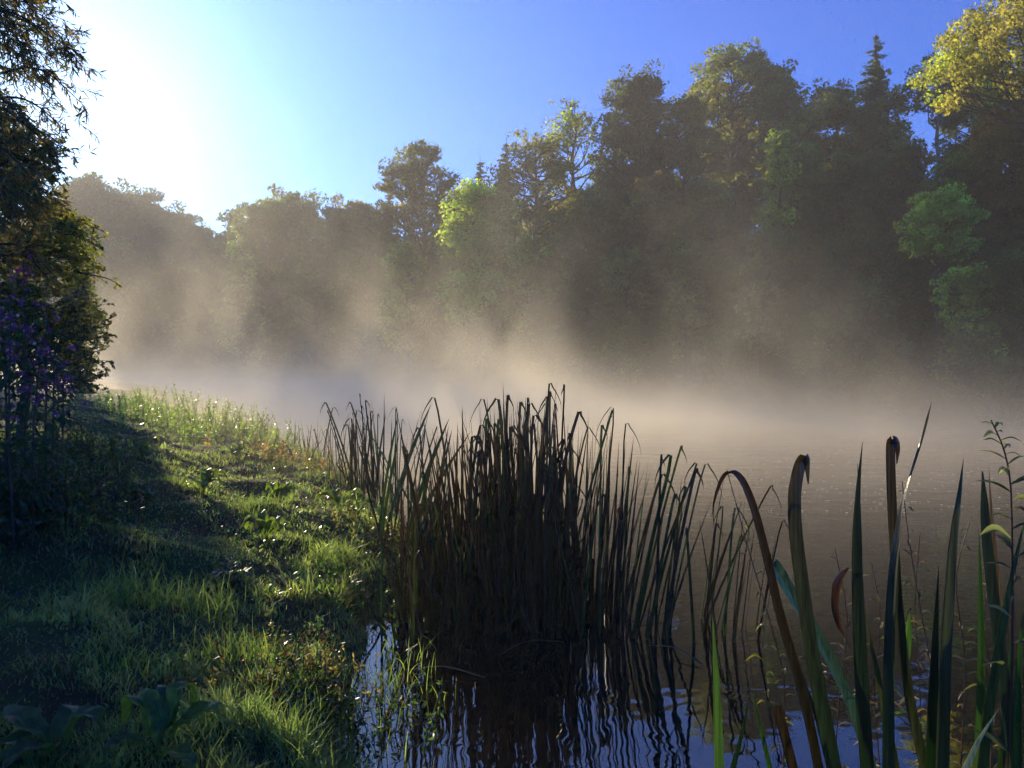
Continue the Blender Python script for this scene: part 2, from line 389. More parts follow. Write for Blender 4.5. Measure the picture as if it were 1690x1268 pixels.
HZ = 'trees on the wooded slope across the river'
PINE = dict(low=.42, dens=1.6)
T = [
 # far ridge at the left end of the river
 ('broadleaf_tree', 150, 298, 80, 122, 'round', [DKGREEN, OLIVE], [2, 1], 'highest dark tree of the far ridge beside the near willow, bluish in the haze', dict(dens=1.6)),
 ('broadleaf_tree', 222, 318, 78, 124, 'round', [DKGREEN, OLIVE], [2, 1], 'dark blue-grey ridge tree second from the left, lower than the first', dict(dens=1.6)),
 ('broadleaf_tree', 280, 348, 66, 126, 'round', [DKGREEN, BROWN], [2, 1], 'small rounded ridge tree on the falling end of the far left ridge', dict(dens=1.6)),
 ('broadleaf_tree', 330, 376, 55, 128, 'round', [DKGREEN, BROWN], [2, 1], 'lowest ridge tree in the notch where the far skyline dips', dict(dens=1.6)),
 ('broadleaf_tree', 180, 400, 75, 100, 'round', [DKGREEN, OLIVE], [2, 1], 'dim blue-grey tree low on the far left bank above the mist', dict(dens=1.6)),
 ('broadleaf_tree', 285, 430, 70, 104, 'round', [DKGREEN, OLIVE], [2, 1], 'dim tree under the far left ridge, its foot lost in mist', dict(dens=1.6)),
 ('cedar_tree', 395, 332, 62, 106, 'dome', [DKGREEN, OLIVE], [2, 1], 'flat-topped dark tree just right of the notch in the far skyline', dict(low=.2, dens=1.5)),
 ('broadleaf_tree', 470, 316, 100, 96, 'round', [OLIVE, MID, TAN], [3, 2, 1], 'broad domed tree with yellow-green side boughs on the far bend', dict(dens=1.6)),
 ('broadleaf_tree', 400, 388, 40, 88, 'round', [LIME, MID], [1, 1], 'small yellow-green tree before the broad domed tree on the far bend', {}),
 ('broadleaf_tree', 555, 330, 68, 92, 'round', [BROWN, OLIVE], [2, 1], 'brown autumn tree between the broad domed tree and the pine', dict(dens=1.6)),
 ('broadleaf_tree', 605, 326, 58, 90, 'round', [BROWN, RUST, OLIVE], [2, 1, 1], 'rusty low-topped tree just left of the dark conifer shoulder', dict(dens=1.6)),
 ('spruce_tree', 645, 294, 60, 80, 'spruce', [NEEDLE, OLIVE], [3, 1], 'dark conifer leaning against the left side of the tall pine', {}),
 ('pine_tree', 700, 222, 80, 74, 'dome', [(.05,.06,.03), OLIVE, (.10,.085,.04)], [2, 2, 1], 'tall open scots pine with a domed head standing clear on the skyline', dict(low=.42, dens=1.6)),
 ('broadleaf_tree', 668, 322, 34, 73, 'round', [BROWN, TAN], [1, 1], 'brown leafy tree in front of the lower pine trunk', dict(low=.1)),
 ('spruce_tree', 795, 250, 58, 80, 'spruce', [NEEDLE, DKGREEN], [2, 1], 'slim pointed spruce right of the tall pine', {}),
 ('spruce_tree', 836, 218, 58, 78, 'spruce', [NEEDLE, DKGREEN], [2, 1], 'narrow spruce pressed against the brown hollow-crowned tree', {}),
 ('broadleaf_tree', 745, 330, 45, 70, 'round', [BROWN, OLIVE], [2, 1], 'brown tree between the pine and the bright lime tree', {}),
 ('lime_tree', 790, 296, 80, 56, 'round', [LIME, (.20, .25, .05)], [2, 1], 'bright yellow-green tree in the middle of the wood, lit by the sun', dict(low=.35, dens=1.3)),
 ('lime_tree', 870, 385, 44, 55, 'round', [LIME, MID], [2, 1], 'smaller yellow-green tree down right of the brightest one', dict(low=.3, dens=1.2)),
 ('broadleaf_tree', 672, 388, 52, 62, 'round', [LIME, BROWN, MID], [2, 1, 1], 'half green, half brown low tree below the tall pine', dict(low=.3)),
 ('beech_tree', 885, 203, 80, 62, 'dome', [BROWN, OLIVE, TAN], [2, 2, 1], 'brown hollow-crowned tree with sky showing through its limbs', dict(low=.35, dens=1.3)),
 ('ash_tree', 948, 150, 58, 64, 'dome', [YELLOW, LIME, MID], [2, 2, 1], 'airy yellow-green tree on the skyline left of the dark pine', dict(low=.4, dens=1.0)),
 ('pine_tree', 1050, 118, 80, 60, 'round', [NEEDLE, OLIVE], [3, 1], 'dense dark pine with a ragged pointed head', dict(low=.3, dens=1.4)),
 ('broadleaf_tree', 1128, 160, 70, 58, 'round', [OLIVE, BROWN], [2, 1], 'olive tree between the dark pine and the domed oak', dict(dens=1.3)),
 ('oak_tree', 1210, 60, 92, 60, 'dome', [OLIVE, BROWN, MID], [3, 2, 1], 'domed oak with bare limbs showing, standing highest on the skyline', dict(low=.30, dens=1.7)),
 ('broadleaf_tree', 1212, 185, 60, 63, 'round', [OLIVE, BROWN], [2, 1], 'low olive tree filling the gap under the limbs of the domed oak', dict(dens=1.3)),
 ('oak_tree', 1282, 106, 52, 58, 'round', [OLIVE, BROWN], [2, 1], 'smaller round crown at the right shoulder of the domed oak', dict(dens=1.3)),
 ('broadleaf_tree', 1322, 165, 50, 50, 'round', [MID, OLIVE], [2, 1], 'mid green tree below the right shoulder of the domed oak', dict(dens=1.2)),
 ('maple_tree', 1378, 136, 70, 52, 'round', [YELLOW, TAN, RUST, OLIVE], [2, 2, 1, 2], 'yellow and rust tree left of the tall skyline spruce', dict(dens=1.3)),
 ('spruce_tree', 1441, 48, 58, 54, 'spruce', [NEEDLE, DKGREEN], [2, 1], 'tall dark spruce standing alone against the deep blue sky', dict(low=.2, dens=1.3)),
 ('maple_tree', 1465, 150, 55, 50, 'round', [TAN, OLIVE, YELLOW], [2, 2, 1], 'tan tree at the foot of the tall skyline spruce', {}),
 ('birch_tree', 1545, 84, 66, 48, 'dome', [TAN, OLIVE, BROWN], [1, 2, 1], 'thin brown tree with pale stems right of the skyline spruce', dict(low=.4, bark=M_pale_bark)),
 ('broadleaf_tree', 1604, 92, 72, 50, 'round', [DKGREEN, OLIVE], [2, 1], 'dark tree behind the golden maple at the right edge', dict(dens=1.3)),
 ('maple_tree', 1705, -60, 165, 33, 'dome', [YELLOW, (.36, .30, .09), LIME], [3, 2, 1], 'golden yellow maple filling the top right corner', dict(low=.50, dens=1.5, leaf=.12)),
 ('hawthorn_tree', 130, 392, 40, 19, 'round', [(.20, .20, .04), (.10, .13, .03), BROWN], [2, 2, 1], 'yellow-green hawthorn on the near bank, showing behind the bramble', dict(low=.05, dens=1.3, leaf=.045, group='trees of the near bank')),
 ('alder_tree', 20, 150, 95, 30, 'round', [OLIVE, BROWN], [1, 1], 'tall alder on the near bank hidden behind the willow leaves', dict(low=.2, dens=.45, leaf=.09, group='trees of the near bank')),
 # the body of the slope
 ('beech_tree', 1670, 160, 95, 36, 'round', [RUST, BROWN, OLIVE], [2, 2, 1], 'rust brown beech under the golden maple at the right edge', dict(dens=1.4)),
 ('sycamore_tree', 1548, 308, 66, 32, 'round', [LIME, MID], [2, 1], 'bright green sycamore bough catching the sun at right', dict(low=.55, dens=1.5)),
 ('broadleaf_tree', 1600, 245, 80, 37, 'round', [MID, DKGREEN], [1, 1], 'deep green tree behind the sunlit green sycamore', dict(dens=1.3)),
 ('hazel_bush', 1592, 435, 48, 29, 'round', [LIME, MID], [2, 1], 'bright green hazel low on the right slope below the sycamore', dict(low=.45, dens=1.2)),
 ('hazel_bush', 1600, 535, 62, 27, 'round', [OLIVE, LIME, BROWN], [2, 1, 1], 'olive bush with a few bright leaves above the water at right', dict(low=.15)),
 ('beech_tree', 1075, 280, 58, 50, 'round', [BROWN, RUST], [2, 1], 'brown beech below the dense dark pine', dict(dens=1.2)),
 ('broadleaf_tree', 1175, 300, 66, 50, 'round', [OLIVE, DKGREEN], [2, 1], 'dull green tree on the slope under the domed oak', dict(dens=1.2)),
 ('ash_tree', 1290, 205, 42, 44, 'round', [LIME, MID], [2, 1], 'green tree with a pale sunlit spray below the oak shoulder', dict(dens=1.2)),
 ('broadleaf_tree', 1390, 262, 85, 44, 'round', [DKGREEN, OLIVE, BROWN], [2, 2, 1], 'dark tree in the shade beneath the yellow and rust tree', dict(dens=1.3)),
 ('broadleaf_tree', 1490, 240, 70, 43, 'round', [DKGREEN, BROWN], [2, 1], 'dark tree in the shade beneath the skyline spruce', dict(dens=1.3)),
 ('beech_tree', 985, 300, 60, 54, 'round', [BROWN, OLIVE], [1, 1], 'brown-green tree below the airy yellow-green tree', dict(dens=1.2)),
 ('beech_tree', 935, 385, 52, 52, 'round', [BROWN, TAN], [2, 1], 'tan tree right of the smaller yellow-green tree', {}),
 ('broadleaf_tree', 1035, 405, 60, 45, 'round', [OLIVE, BROWN, TAN], [1, 1, 1], 'pale tan tree halfway down the middle of the slope', {}),
 ('broadleaf_tree', 1150, 400, 62, 42, 'round', [BROWN, OLIVE], [1, 1], 'brown tree halfway down the slope under the oak', {}),
 ('broadleaf_tree', 1270, 380, 70, 40, 'round', [OLIVE, DKGREEN, BROWN], [1, 1, 1], 'shaded tree halfway down the right half of the slope', dict(dens=1.2)),
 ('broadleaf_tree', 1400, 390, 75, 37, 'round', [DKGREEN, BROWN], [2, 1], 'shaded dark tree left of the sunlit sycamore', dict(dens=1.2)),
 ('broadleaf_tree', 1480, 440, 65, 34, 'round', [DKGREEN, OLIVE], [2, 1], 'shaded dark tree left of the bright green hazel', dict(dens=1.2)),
 ('hazel_bush', 1255, 455, 42, 35, 'round', [TAN, OLIVE, (.33, .3, .14)], [2, 2, 1], 'tan bush with pale sunlit leaves near the middle right shore', dict(low=.3)),
 ('hazel_bush', 1130, 455, 45, 39, 'round', [TAN, OLIVE], [1, 1], 'tan bush with a pale spray beside the middle shore', dict(low=.3)),
 ('willow_bush', 1370, 510, 70, 31, 'round', [OLIVE, DKGREEN], [1, 1], 'dark rounded bush overhanging the water right of centre', dict(low=.05)),
 ('willow_bush', 1190, 540, 66, 36, 'round', [OLIVE, BROWN], [1, 1], 'brown-green bush at the waterline behind the mist right of centre', dict(low=.05)),
 ('willow_bush', 1480, 560, 60, 28, 'round', [DKGREEN, BROWN], [2, 1], 'low dark bush hanging over the water left of the olive bush', dict(low=.05)),
 ('willow_bush', 1668, 590, 50, 24.6, 'round', [DKGREEN, OLIVE], [2, 1], 'low dark bush at the waterline on the right edge', dict(low=.02)),
 ('willow_bush', 1040, 535, 62, 42, 'round', [OLIVE, MID], [1, 1], 'dim bush at the waterline in the middle of the mist', dict(low=.05)),
 ('willow_bush', 905, 540, 62, 50, 'round', [OLIVE, BROWN], [1, 1], 'dim bush at the waterline behind the tallest reeds', dict(low=.05)),
 ('broadleaf_tree', 830, 470, 62, 56, 'round', [OLIVE, MID], [1, 1], 'dim olive tree beneath the bright lime tree', {}),
 ('broadleaf_tree', 725, 450, 70, 64, 'round', [OLIVE, BROWN], [1, 1], 'dim tree under the half green, half brown one', {}),
 ('broadleaf_tree', 610, 410, 66, 76, 'round', [OLIVE, BROWN], [1, 1], 'dim brown tree on the slope left of the pine foot', {}),
 ('broadleaf_tree', 520, 410, 62, 84, 'round', [OLIVE, DKGREEN], [1, 1], 'dim tree beneath the broad domed tree', {}),
 ('broadleaf_tree', 435, 440, 62, 90, 'round', [OLIVE, DKGREEN], [1, 1], 'dim tree low on the far bend, half hidden by mist', {}),
 ('broadleaf_tree', 365, 440, 55, 100, 'round', [DKGREEN, OLIVE], [1, 1], 'dim tree below the notch in the far skyline', {}),
 ('willow_bush', 650, 520, 66, 66, 'round', [OLIVE, BROWN], [1, 1], 'dim bush at the far waterline under the thickest mist', dict(low=.05)),
 ('willow_bush', 770, 535, 60, 58, 'round', [OLIVE, MID], [1, 1], 'dim bush at the far waterline left of the tallest reeds', dict(low=.05)),
]
for i, (nm, px, py, hw, D, shp, cols, wts, lab, kw) in enumerate(T):
    kw = dict(kw); kw.setdefault('group', HZ)
    tree_at(nm, px, py, hw, D, shp, cols, wts, lab, 100+i, cat='bush' if 'bush' in nm else 'tree', **kw)

# shaded trees filling the slope between the ones above: eight kinds, copied, turned and scaled
protos = []
MARK = []

for k in range(8):
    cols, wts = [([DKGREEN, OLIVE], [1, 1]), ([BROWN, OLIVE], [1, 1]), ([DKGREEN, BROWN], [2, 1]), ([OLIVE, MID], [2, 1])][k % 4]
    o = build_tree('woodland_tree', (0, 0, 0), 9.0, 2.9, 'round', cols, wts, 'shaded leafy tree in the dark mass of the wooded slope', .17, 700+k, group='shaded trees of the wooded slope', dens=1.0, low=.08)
    protos.append(o)
gf = np.random.default_rng(77); cnt = 0; spots = []
for _ in range(6000):
    D = math.exp(gf.uniform(math.log(27), math.log(125))); x = (gf.uniform(110, 1720)-845)/F*D; df = float(sd_far(np.array([x]), np.array([D]))[0])
    if not 2.5 < df < 26: continue
    gap = 2.3+D*.022
    if any((x-a)**2+(D-b)**2 < gap*gap for a, b in spots): continue
    s = gf.uniform(.7, 1.15)*(1+.003*D); z = tz(x, D)
    # stay below the skyline that the named trees draw
    topy = HOR-(z+9*s-H)/D*F; px_ = x/D*F+845
    lim = np.interp(px_, [110, 340, 470, 600, 700, 900, 1100, 1250, 1500, 1690], [410, 450, 400, 400, 400, 330, 260, 230, 220, 230])
    for q in T:
        if q[4] > D and q[4] < D+30 and abs(px_-q[1]) < q[3]+25: lim = max(lim, min(470, q[2]+(HOR-q[2])*.40))
    if topy < lim: s = min(s, (((HOR-lim)*D/F+H)-z)/9)
    if s < .4: continue
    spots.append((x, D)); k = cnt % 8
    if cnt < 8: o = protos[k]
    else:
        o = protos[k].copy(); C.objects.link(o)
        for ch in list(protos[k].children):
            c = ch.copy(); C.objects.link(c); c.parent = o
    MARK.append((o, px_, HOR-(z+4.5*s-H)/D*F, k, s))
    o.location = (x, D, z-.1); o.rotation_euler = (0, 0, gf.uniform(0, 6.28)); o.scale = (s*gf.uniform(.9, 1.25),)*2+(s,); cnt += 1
    if cnt >= 190: break

LAND = [(160, 330, 'the highest far ridge tree'), (300, 380, 'the notch in the far skyline'), (470, 370, 'the broad domed tree'), (600, 370, 'the rusty low-topped tree'), (700, 300, 'the tall open pine'),
        (790, 370, 'the brightest lime tree'), (870, 430, 'the smaller yellow-green tree'), (885, 270, 'the hollow-crowned brown tree'), (950, 200, 'the airy yellow-green tree'), (1050, 200, 'the ragged dark pine'),
        (1210, 150, 'the domed skyline oak'), (1378, 200, 'the yellow and rust tree'), (1441, 130, 'the tall skyline spruce'), (1540, 350, 'the sunlit green sycamore'), (1592, 470, 'the bright green hazel'),
        (1660, 230, 'the rust brown beech'), (1255, 480, 'the pale-leaved tan bush'), (1130, 480, 'the tan bush with a pale spray'), (1040, 560, 'the dim bush amid the mist'), (650, 550, 'the bush in the thickest mist'), (1370, 560, 'the dark rounded waterside bush'), (360, 480, 'the tree below the skyline notch')]
COLW = ['dark green', 'brown', 'dark brown-green', 'olive']
for o, a, b, k, s_ in MARK:
    dx, dy, nm = min(((a-q[0], b-q[1], q[2]) for q in LAND), key=lambda t: t[0]**2+t[1]**2)
    dirw = ('far ' if math.hypot(dx, dy) > 70 else 'just ')+(('right of' if dx > 0 else 'left of') if abs(dx) > abs(dy)*1.6 else ('below' if dy > 0 else 'above') if abs(dy) > abs(dx)*1.6 else (('lower ' if dy > 0 else 'upper ')+('right of' if dx > 0 else 'left of')))
    o['label'] = ('small ' if s_ < .85 else 'tall ' if s_ > 1.15 else '')+'shaded '+COLW[k % 4]+' tree '+dirw+' '+nm

byl = {}
for o, a, b, k, s_ in MARK: byl.setdefault(o['label'], []).append((b, o))
for lab, v in byl.items():
    if len(v) > 1:
        v.sort(key=lambda t: -t[0])
        names = ['lower of the two', 'upper of the two'] if len(v) == 2 else ['lowest of several']+['middle of several']*(len(v)-2)+['topmost of several']
        for (b, o), q in zip(v, names): o['label'] = lab+' '+q.split(' of')[0]

# woodland floor and understorey: one uncountable mass of leaves over the slope
acc = Acc(); n = 150000
px = rng.uniform(60, 1900, n); D = np.exp(rng.uniform(math.log(22), math.log(170), n)); x = (px-845)/F*D; y = D
df = sd_far(x, y); k = (df > .1) & (df < 34); x, y, D, df = x[k], y[k], D[k], df[k]
dep = np.clip(fbm(x*.35, y*.35, 31)*5-1.2, .2, 2.5)*sstep(0, 2, df)+.3
z = terrain(x, y)+rng.uniform(-.1, 1, len(x))*dep
bc = np.where(fbm(x*.2, y*.2, 33)[:, None] > .5, np.array(BROWN), np.array(DKGREEN))*rng.uniform(.6, 1.4, (len(x), 1))
cards(acc, np.stack([x, y, z], 1), D*2.9/768, D*2.2/768, rdir(len(x)), rdir(len(x), .6), bc)
tag(acc.obj('undergrowth', M_leaf), 'dark bushy undergrowth covering the wooded slope between the trees', 'undergrowth', kind='stuff')

# ------------------------------------------------------------------ near left: willow, hawthorn, bramble, balsam
def sway_tree(name, base, branches, label, cat, mat, trunk_pts=None, trunk_r=.12, seed=5):
    """branches: list of (points, leaf settings)"""
    g = np.random.default_rng(seed); root = empty(name, base, label, cat); b = np.asarray(base, float)
    tk = Acc(); cr = Acc(); bk = (.08, .06, .045)
    if trunk_pts is not None: tube(tk, spline(np.asarray(trunk_pts)-b, 12), np.linspace(trunk_r, trunk_r*.35, 12), bk, 8)
    for pts, L, W, n, cols, wts, droop, r0, spread in branches:
        sp = spline(np.asarray(pts)-b, 14); tube(tk, sp, np.linspace(r0, .0015, 14), bk, 4)
        nt = max(2, n//16)
        for j in range(nt):
            u = g.uniform(.15, 1.0); i = min(int(u*13), 12); s = sp[i]+(sp[i+1]-sp[i])*(u*13-i)
            dirn = unit(sp[i+1]-sp[i]+g.normal(size=3)*.9*np.array([.03, .03, .03])); tl = spread*g.uniform(.5, 1.3)*(1.15-.5*u)
            e = s+unit(unit(sp[i+1]-sp[i])*.8+g.normal(size=3)*.55+np.array([0, 0, -droop]))*tl
            tw = spline([s, (s+e)/2+np.array([0, 0, tl*.1]), e], 5); tube(tk, tw, np.linspace(.003, .001, 5), bk, 3)
            m = 16; q = g.uniform(.05, 1.0, m); pos = np.stack([np.interp(q*4, range(5), tw[:, c]) for c in range(3)], 1)
            d = unit(unit(e-s)*.7+g.normal(size=(m, 3))*.55+np.array([0, 0, -droop*.8]))
            ll = L*g.uniform(.65, 1.2, m); K = palette(m, cols, wts, g)*g.uniform(.65, 1.35, (m, 1))
            cards(cr, pos+d*ll[:, None]*.5, ll, W*g.uniform(.7, 1.2, m), d, rdir(m, .4, g), K, .12)
    tk.obj('trunk', M_bark, root, True); cr.obj('crown', mat, root)
    return root

g = np.random.default_rng(21); br = []
WILL = [(.09, .095, .035), (.15, .09, .03), (.06, .065, .03)]
for i in range(125):      # drooping willow sprays
    y0 = g.uniform(-260, 350); D = g.uniform(4.6, 7.5); reach = 150*(1-abs(y0-120)/620)+g.uniform(-70, 15)
    x0 = g.uniform(-260, -10); x1 = max(x0+60, reach if g.random() < .6 else g.uniform(-60, 80))
    a = P(x0, y0-40, D); e = P(x1, y0+g.uniform(10, 70), D+g.uniform(-.5, .5)); m = (a+e)/2+np.array([0, 0, .15])
    br.append(([a, m, e], 0.085, .012, 170, WILL, [2, 2, 1], .35, .012, .28))
for i in range(75):      # denser brownish boughs low down
    y0 = g.uniform(230, 470); D = g.uniform(5.5, 8.0); x0 = g.uniform(-250, 10); x1 = x0+g.uniform(60, 130); x1 = min(x1, 95)
    a = P(x0, y0-20, D); e = P(x1, y0+g.uniform(-20, 40), D); br.append(([a, (a+e)/2+np.array([0, 0, .1]), e], .040, .020, 230, [BROWN, OLIVE, (.15, .08, .025)], [2, 1, 2], .1, .012, .28))
wb = np.array([-6.0, 6.6, tz(-6.0, 6.6)])
sway_tree('willow_tree', wb, br, 'big leafy willow with long narrow leaves hanging in from the left edge', 'tree', M_near,
          [wb+np.array([0, 0, -.3]), wb+np.array([.15, 0, 1.5]), wb+np.array([.6, -.2, 3.2]), wb+np.array([1.0, -.3, 5.5])], .22, 5)

br = []
HAW = [(.28, .27, .05), (.30, .20, .04), (.10, .14, .03)]
for i in range(46):
    y0 = g.uniform(370, 470); D = g.uniform(7.5, 8.8); x0 = g.uniform(20, 90); x1 = g.uniform(100, 182) if y0 > 380 else g.uniform(90, 140)
    a = P(x0, y0-25, D); e = P(x1, y0+g.uniform(-15, 20), D); br.append(([a, (a+e)/2+np.array([0, 0, .06]), e], .035, .022, 150, HAW, [2, 1, 2], .1, .01, .18))
for i in range(50):
    y0 = g.uniform(410, 560); D = g.uniform(7.6, 9.2); x0 = g.uniform(-40, 60); x1 = x0+g.uniform(40, 90)
    a = P(x0, y0, D); e = P(x1, y0+g.uniform(-25, 20), D); br.append(([a, (a+e)/2, e], .035, .024, 190, [BROWN, RUST, OLIVE], [2, 1, 2], .1, .01, .2))
a = P(90, 440, 8.3); br.append(([a, P(140, 452, 8.3), P(178, 460, 8.3), P(203, 474, 8.3)], .03, .018, 70, HAW, [2, 1, 1], .1, .014, .12))
hb = np.array([P(30, 600, 8.4)[0], 8.4, 0]); hb[2] = tz(hb[0], hb[1])
sway_tree('hawthorn_tree', hb, br, 'small hawthorn with yellow-green leaves and one twig reaching right over the river', 'tree', M_near,
          [hb+np.array([0, 0, -.2]), hb+np.array([.1, 0, .8]), P(40, 470, 8.4), P(70, 400, 8.4)], .06, 6)

br = []
for i in range(150):
    D = g.uniform(7.5, 10.5); x0 = g.uniform(-20, 120); y0 = g.uniform(540, 650); lim = 188-max(0, 560-y0)*.9
    ang = g.uniform(-.3, 1.3); Ln = g.uniform(40, 110); x1 = min(x0+Ln*math.cos(ang), lim+g.uniform(-15, 8)); y1 = max(y0-Ln*math.sin(ang), 492+g.uniform(0, 40))
    a = P(x0, y0, D); e = P(x1, y1, D); br.append(([a, (a+e)/2+np.array([0, 0, .08]), e], .032, .024, 130, [(.04, .04, .022), BROWN, OLIVE, (.05, .05, .05)], [3, 2, 2, 1], .0, .006, .14))
bb = np.array([-5.6, 9.0, tz(-5.6, 9.0)])
sway_tree('bramble_bush', bb, br, 'dark tangled bramble bush at the river end of the shaded grass', 'bush', M_near, None, .03, 7)

# Himalayan balsam style flowering plants
def flower_plant(px, py_top, D, label, seed, big=1.0):
    g = np.random.default_rng(seed); x = (px-845)/F*D; z0 = tz(x, D); b = np.array([x, D, z0]); top = P(px, py_top, D)-b; h = top[2]
    root = empty('balsam_plant', b, label, 'flowering plant', 'tall pink flowering plants in the shade at left')
    st = Acc(); lf = Acc(); fl = Acc()
    sp = spline([(0, 0, -.05), (g.uniform(-.05, .05), 0, h*.5), (g.uniform(-.08, .08), 0, h)], 10); tube(st, sp, np.linspace(.011, .004, 10), (.10, .05, .04), 6)
    for k in range(int(h*34)):
        f = g.uniform(.05, .97); s = np.array([np.interp(f*9, range(10), sp[:, c]) for c in range(3)]); a = g.uniform(0, 2*pi); L = .15*big*g.uniform(.6, 1.2)
        d = np.array([math.cos(a), math.sin(a), .35]); pts = spline([s, s+d*L*.5, s+d*L+np.array([0, 0, -L*.65])], 7)
        ribbon(lf, pts, .042*big*np.sin(np.linspace(.25, pi-.05, 7)), np.cross(d, (0, 0, 1)), np.array((.035, .07, .04))*g.uniform(.7, 1.3), .25)
    for k in range(int(16*big)):
        f = g.uniform(.62, 1.0); s = np.array([np.interp(f*9, range(10), sp[:, c]) for c in range(3)])+g.normal(size=3)*np.array([.06, .06, .03]); m = 9
        c = s+g.normal(size=(m, 3))*.012; cards(fl, c, .028, .022, rdir(m, 0, g), rdir(m, 0, g), palette(m, [(.30, .09, .28), (.25, .07, .28), (.6, .42, .5)], [3, 2, 1], g)*g.uniform(.8, 1.2, (m, 1)), .3)
    st.obj('stem', M_reed, root, True); lf.obj('leaves', M_near, root, True); fl.obj('flowers', M_petal, root)
FP = [(38, 430, 5.6, 'pink balsam with the tallest pale flower spike'), (12, 455, 5.2, 'pink balsam cut by the left edge, magenta flowers at the top'), (70, 505, 5.8, 'balsam with a white-pink flower head nearest the bramble'),
      (22, 520, 4.8, 'balsam with magenta flowers low at the left edge'), (52, 570, 5.0, 'short balsam in the middle of the flowering patch'), (82, 585, 5.4, 'short balsam at the right foot of the flowering patch'),
      (-12, 500, 4.9, 'balsam mostly outside the left edge'), (100, 600, 6.2, 'lowest balsam with one small pink flower beside the grass')]
for i, (a_, b_, c_, l_) in enumerate(FP): flower_plant(a_, b_, c_, l_+', bluish dewy leaves', 300+i)

# ------------------------------------------------------------------ grass
def in_bank(n, a0, a1, d0, d1, edge=.05):
    az = R(1)*rng.uniform(a0, a1, n); D = np.exp(rng.uniform(math.log(d0), math.log(d1), n))
    x = np.sin(az)*D; y = np.cos(az)*D; dn = sd_near(x, y); k = dn > edge
    return x[k], y[k], D[k], dn[k]
def blades(acc, x, y, z, hgt, wid, K, lean=.5, seg=3, leanv=None):
    n = len(x); a = rng.uniform(0, 2*pi, n); l = np.abs(rng.normal(lean, lean*.5, n))
    dx = np.cos(a)*l; dy = np.sin(a)*l
    if leanv is not None: dx = dx+leanv[0]; dy = dy+leanv[1]
    sa = rng.uniform(0, 2*pi, n); sx, sy = np.cos(sa), np.sin(sa); rows = []
    for i in range(seg+1):
        t = i/seg; w = wid*(1-t**1.6)*.5+.0003; cx = x+dx*hgt*t**1.8; cyy = y+dy*hgt*t**1.8; cz = z+hgt*(t-.28*np.minimum(l, 1.6)*t**2.4)-.01
        rows.append(np.stack([cx-sx*w, cyy-sy*w, cz], 1)); rows.append(np.stack([cx+sx*w, cyy+sy*w, cz], 1))
    V = np.stack(rows, 1); q = [(2*i, 2*i+1, 2*i+3, 2*i+2) for i in range(seg)]
    Q = (np.arange(n)[:, None, None]*(2*(seg+1))+np.array(q)[None]).reshape(-1, 4)
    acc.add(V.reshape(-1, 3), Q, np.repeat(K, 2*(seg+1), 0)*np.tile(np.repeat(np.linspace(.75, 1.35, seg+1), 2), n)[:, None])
acc = Acc()
x, y, D, dn = in_bank(330000, -62, 25, 1.5, 34)
nz = fbm(x*1.3, y*1.3, 41); fine = fbm(x*5, y*5, 43, 3); bare = (fbm(x*1.8, y*1.8, 47) < .34) & (fine < .52)
keep = (rng.random(len(x)) < np.clip(fine*2.6-.35, .12, 1)) & ~(bare & (rng.random(len(x)) < .45)); x, y, D, dn, nz, fine, bare = [v[keep] for v in (x, y, D, dn, nz, fine, bare)]
hgt = (.024+.115*np.clip(nz-.22, 0, 1)*(fine*1.9)**2.2)*rng.uniform(.5, 1.5, len(x))*(1+.4*(dn < .7))*np.clip(1-(dn-2.5)*.12, .55, 1)
wid = np.clip(.0028+.0010*D, .003, .02)*rng.uniform(.7, 1.4, len(x))
mixv = np.clip(fbm(x*.9, y*.9, 51)*1.6-.3, 0, 1)[:, None]
K = (np.array((.135, .185, .080))*mixv+np.array((.185, .21, .078))*(1-mixv))*rng.uniform(.65, 1.35, (len(x), 1))
dead = rng.random(len(x)) < np.where(bare, .6, .06); K[dead] = np.array((.16, .11, .055))*rng.uniform(.5, 1.2, (dead.sum(), 1))
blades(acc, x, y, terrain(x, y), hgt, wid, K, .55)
# small clover-like leaves low between the blades
x, y, D, dn = in_bank(45000, -62, 25, 1.5, 9); z = terrain(x, y)+rng.uniform(.0, .05, len(x)); s = np.clip(.006+.0012*D, .008, .05)*rng.uniform(.6, 1.5, len(x))
cards(acc, np.stack([x, y, z], 1), s*1.3, s, rdir(len(x)), rdir(len(x), .3), np.array((.05, .10, .03))*rng.uniform(.6, 1.4, (len(x), 1)))
tag(acc.obj('grass', M_grass), 'short dewy green grass covering the sloping river bank', 'grass', kind='stuff')

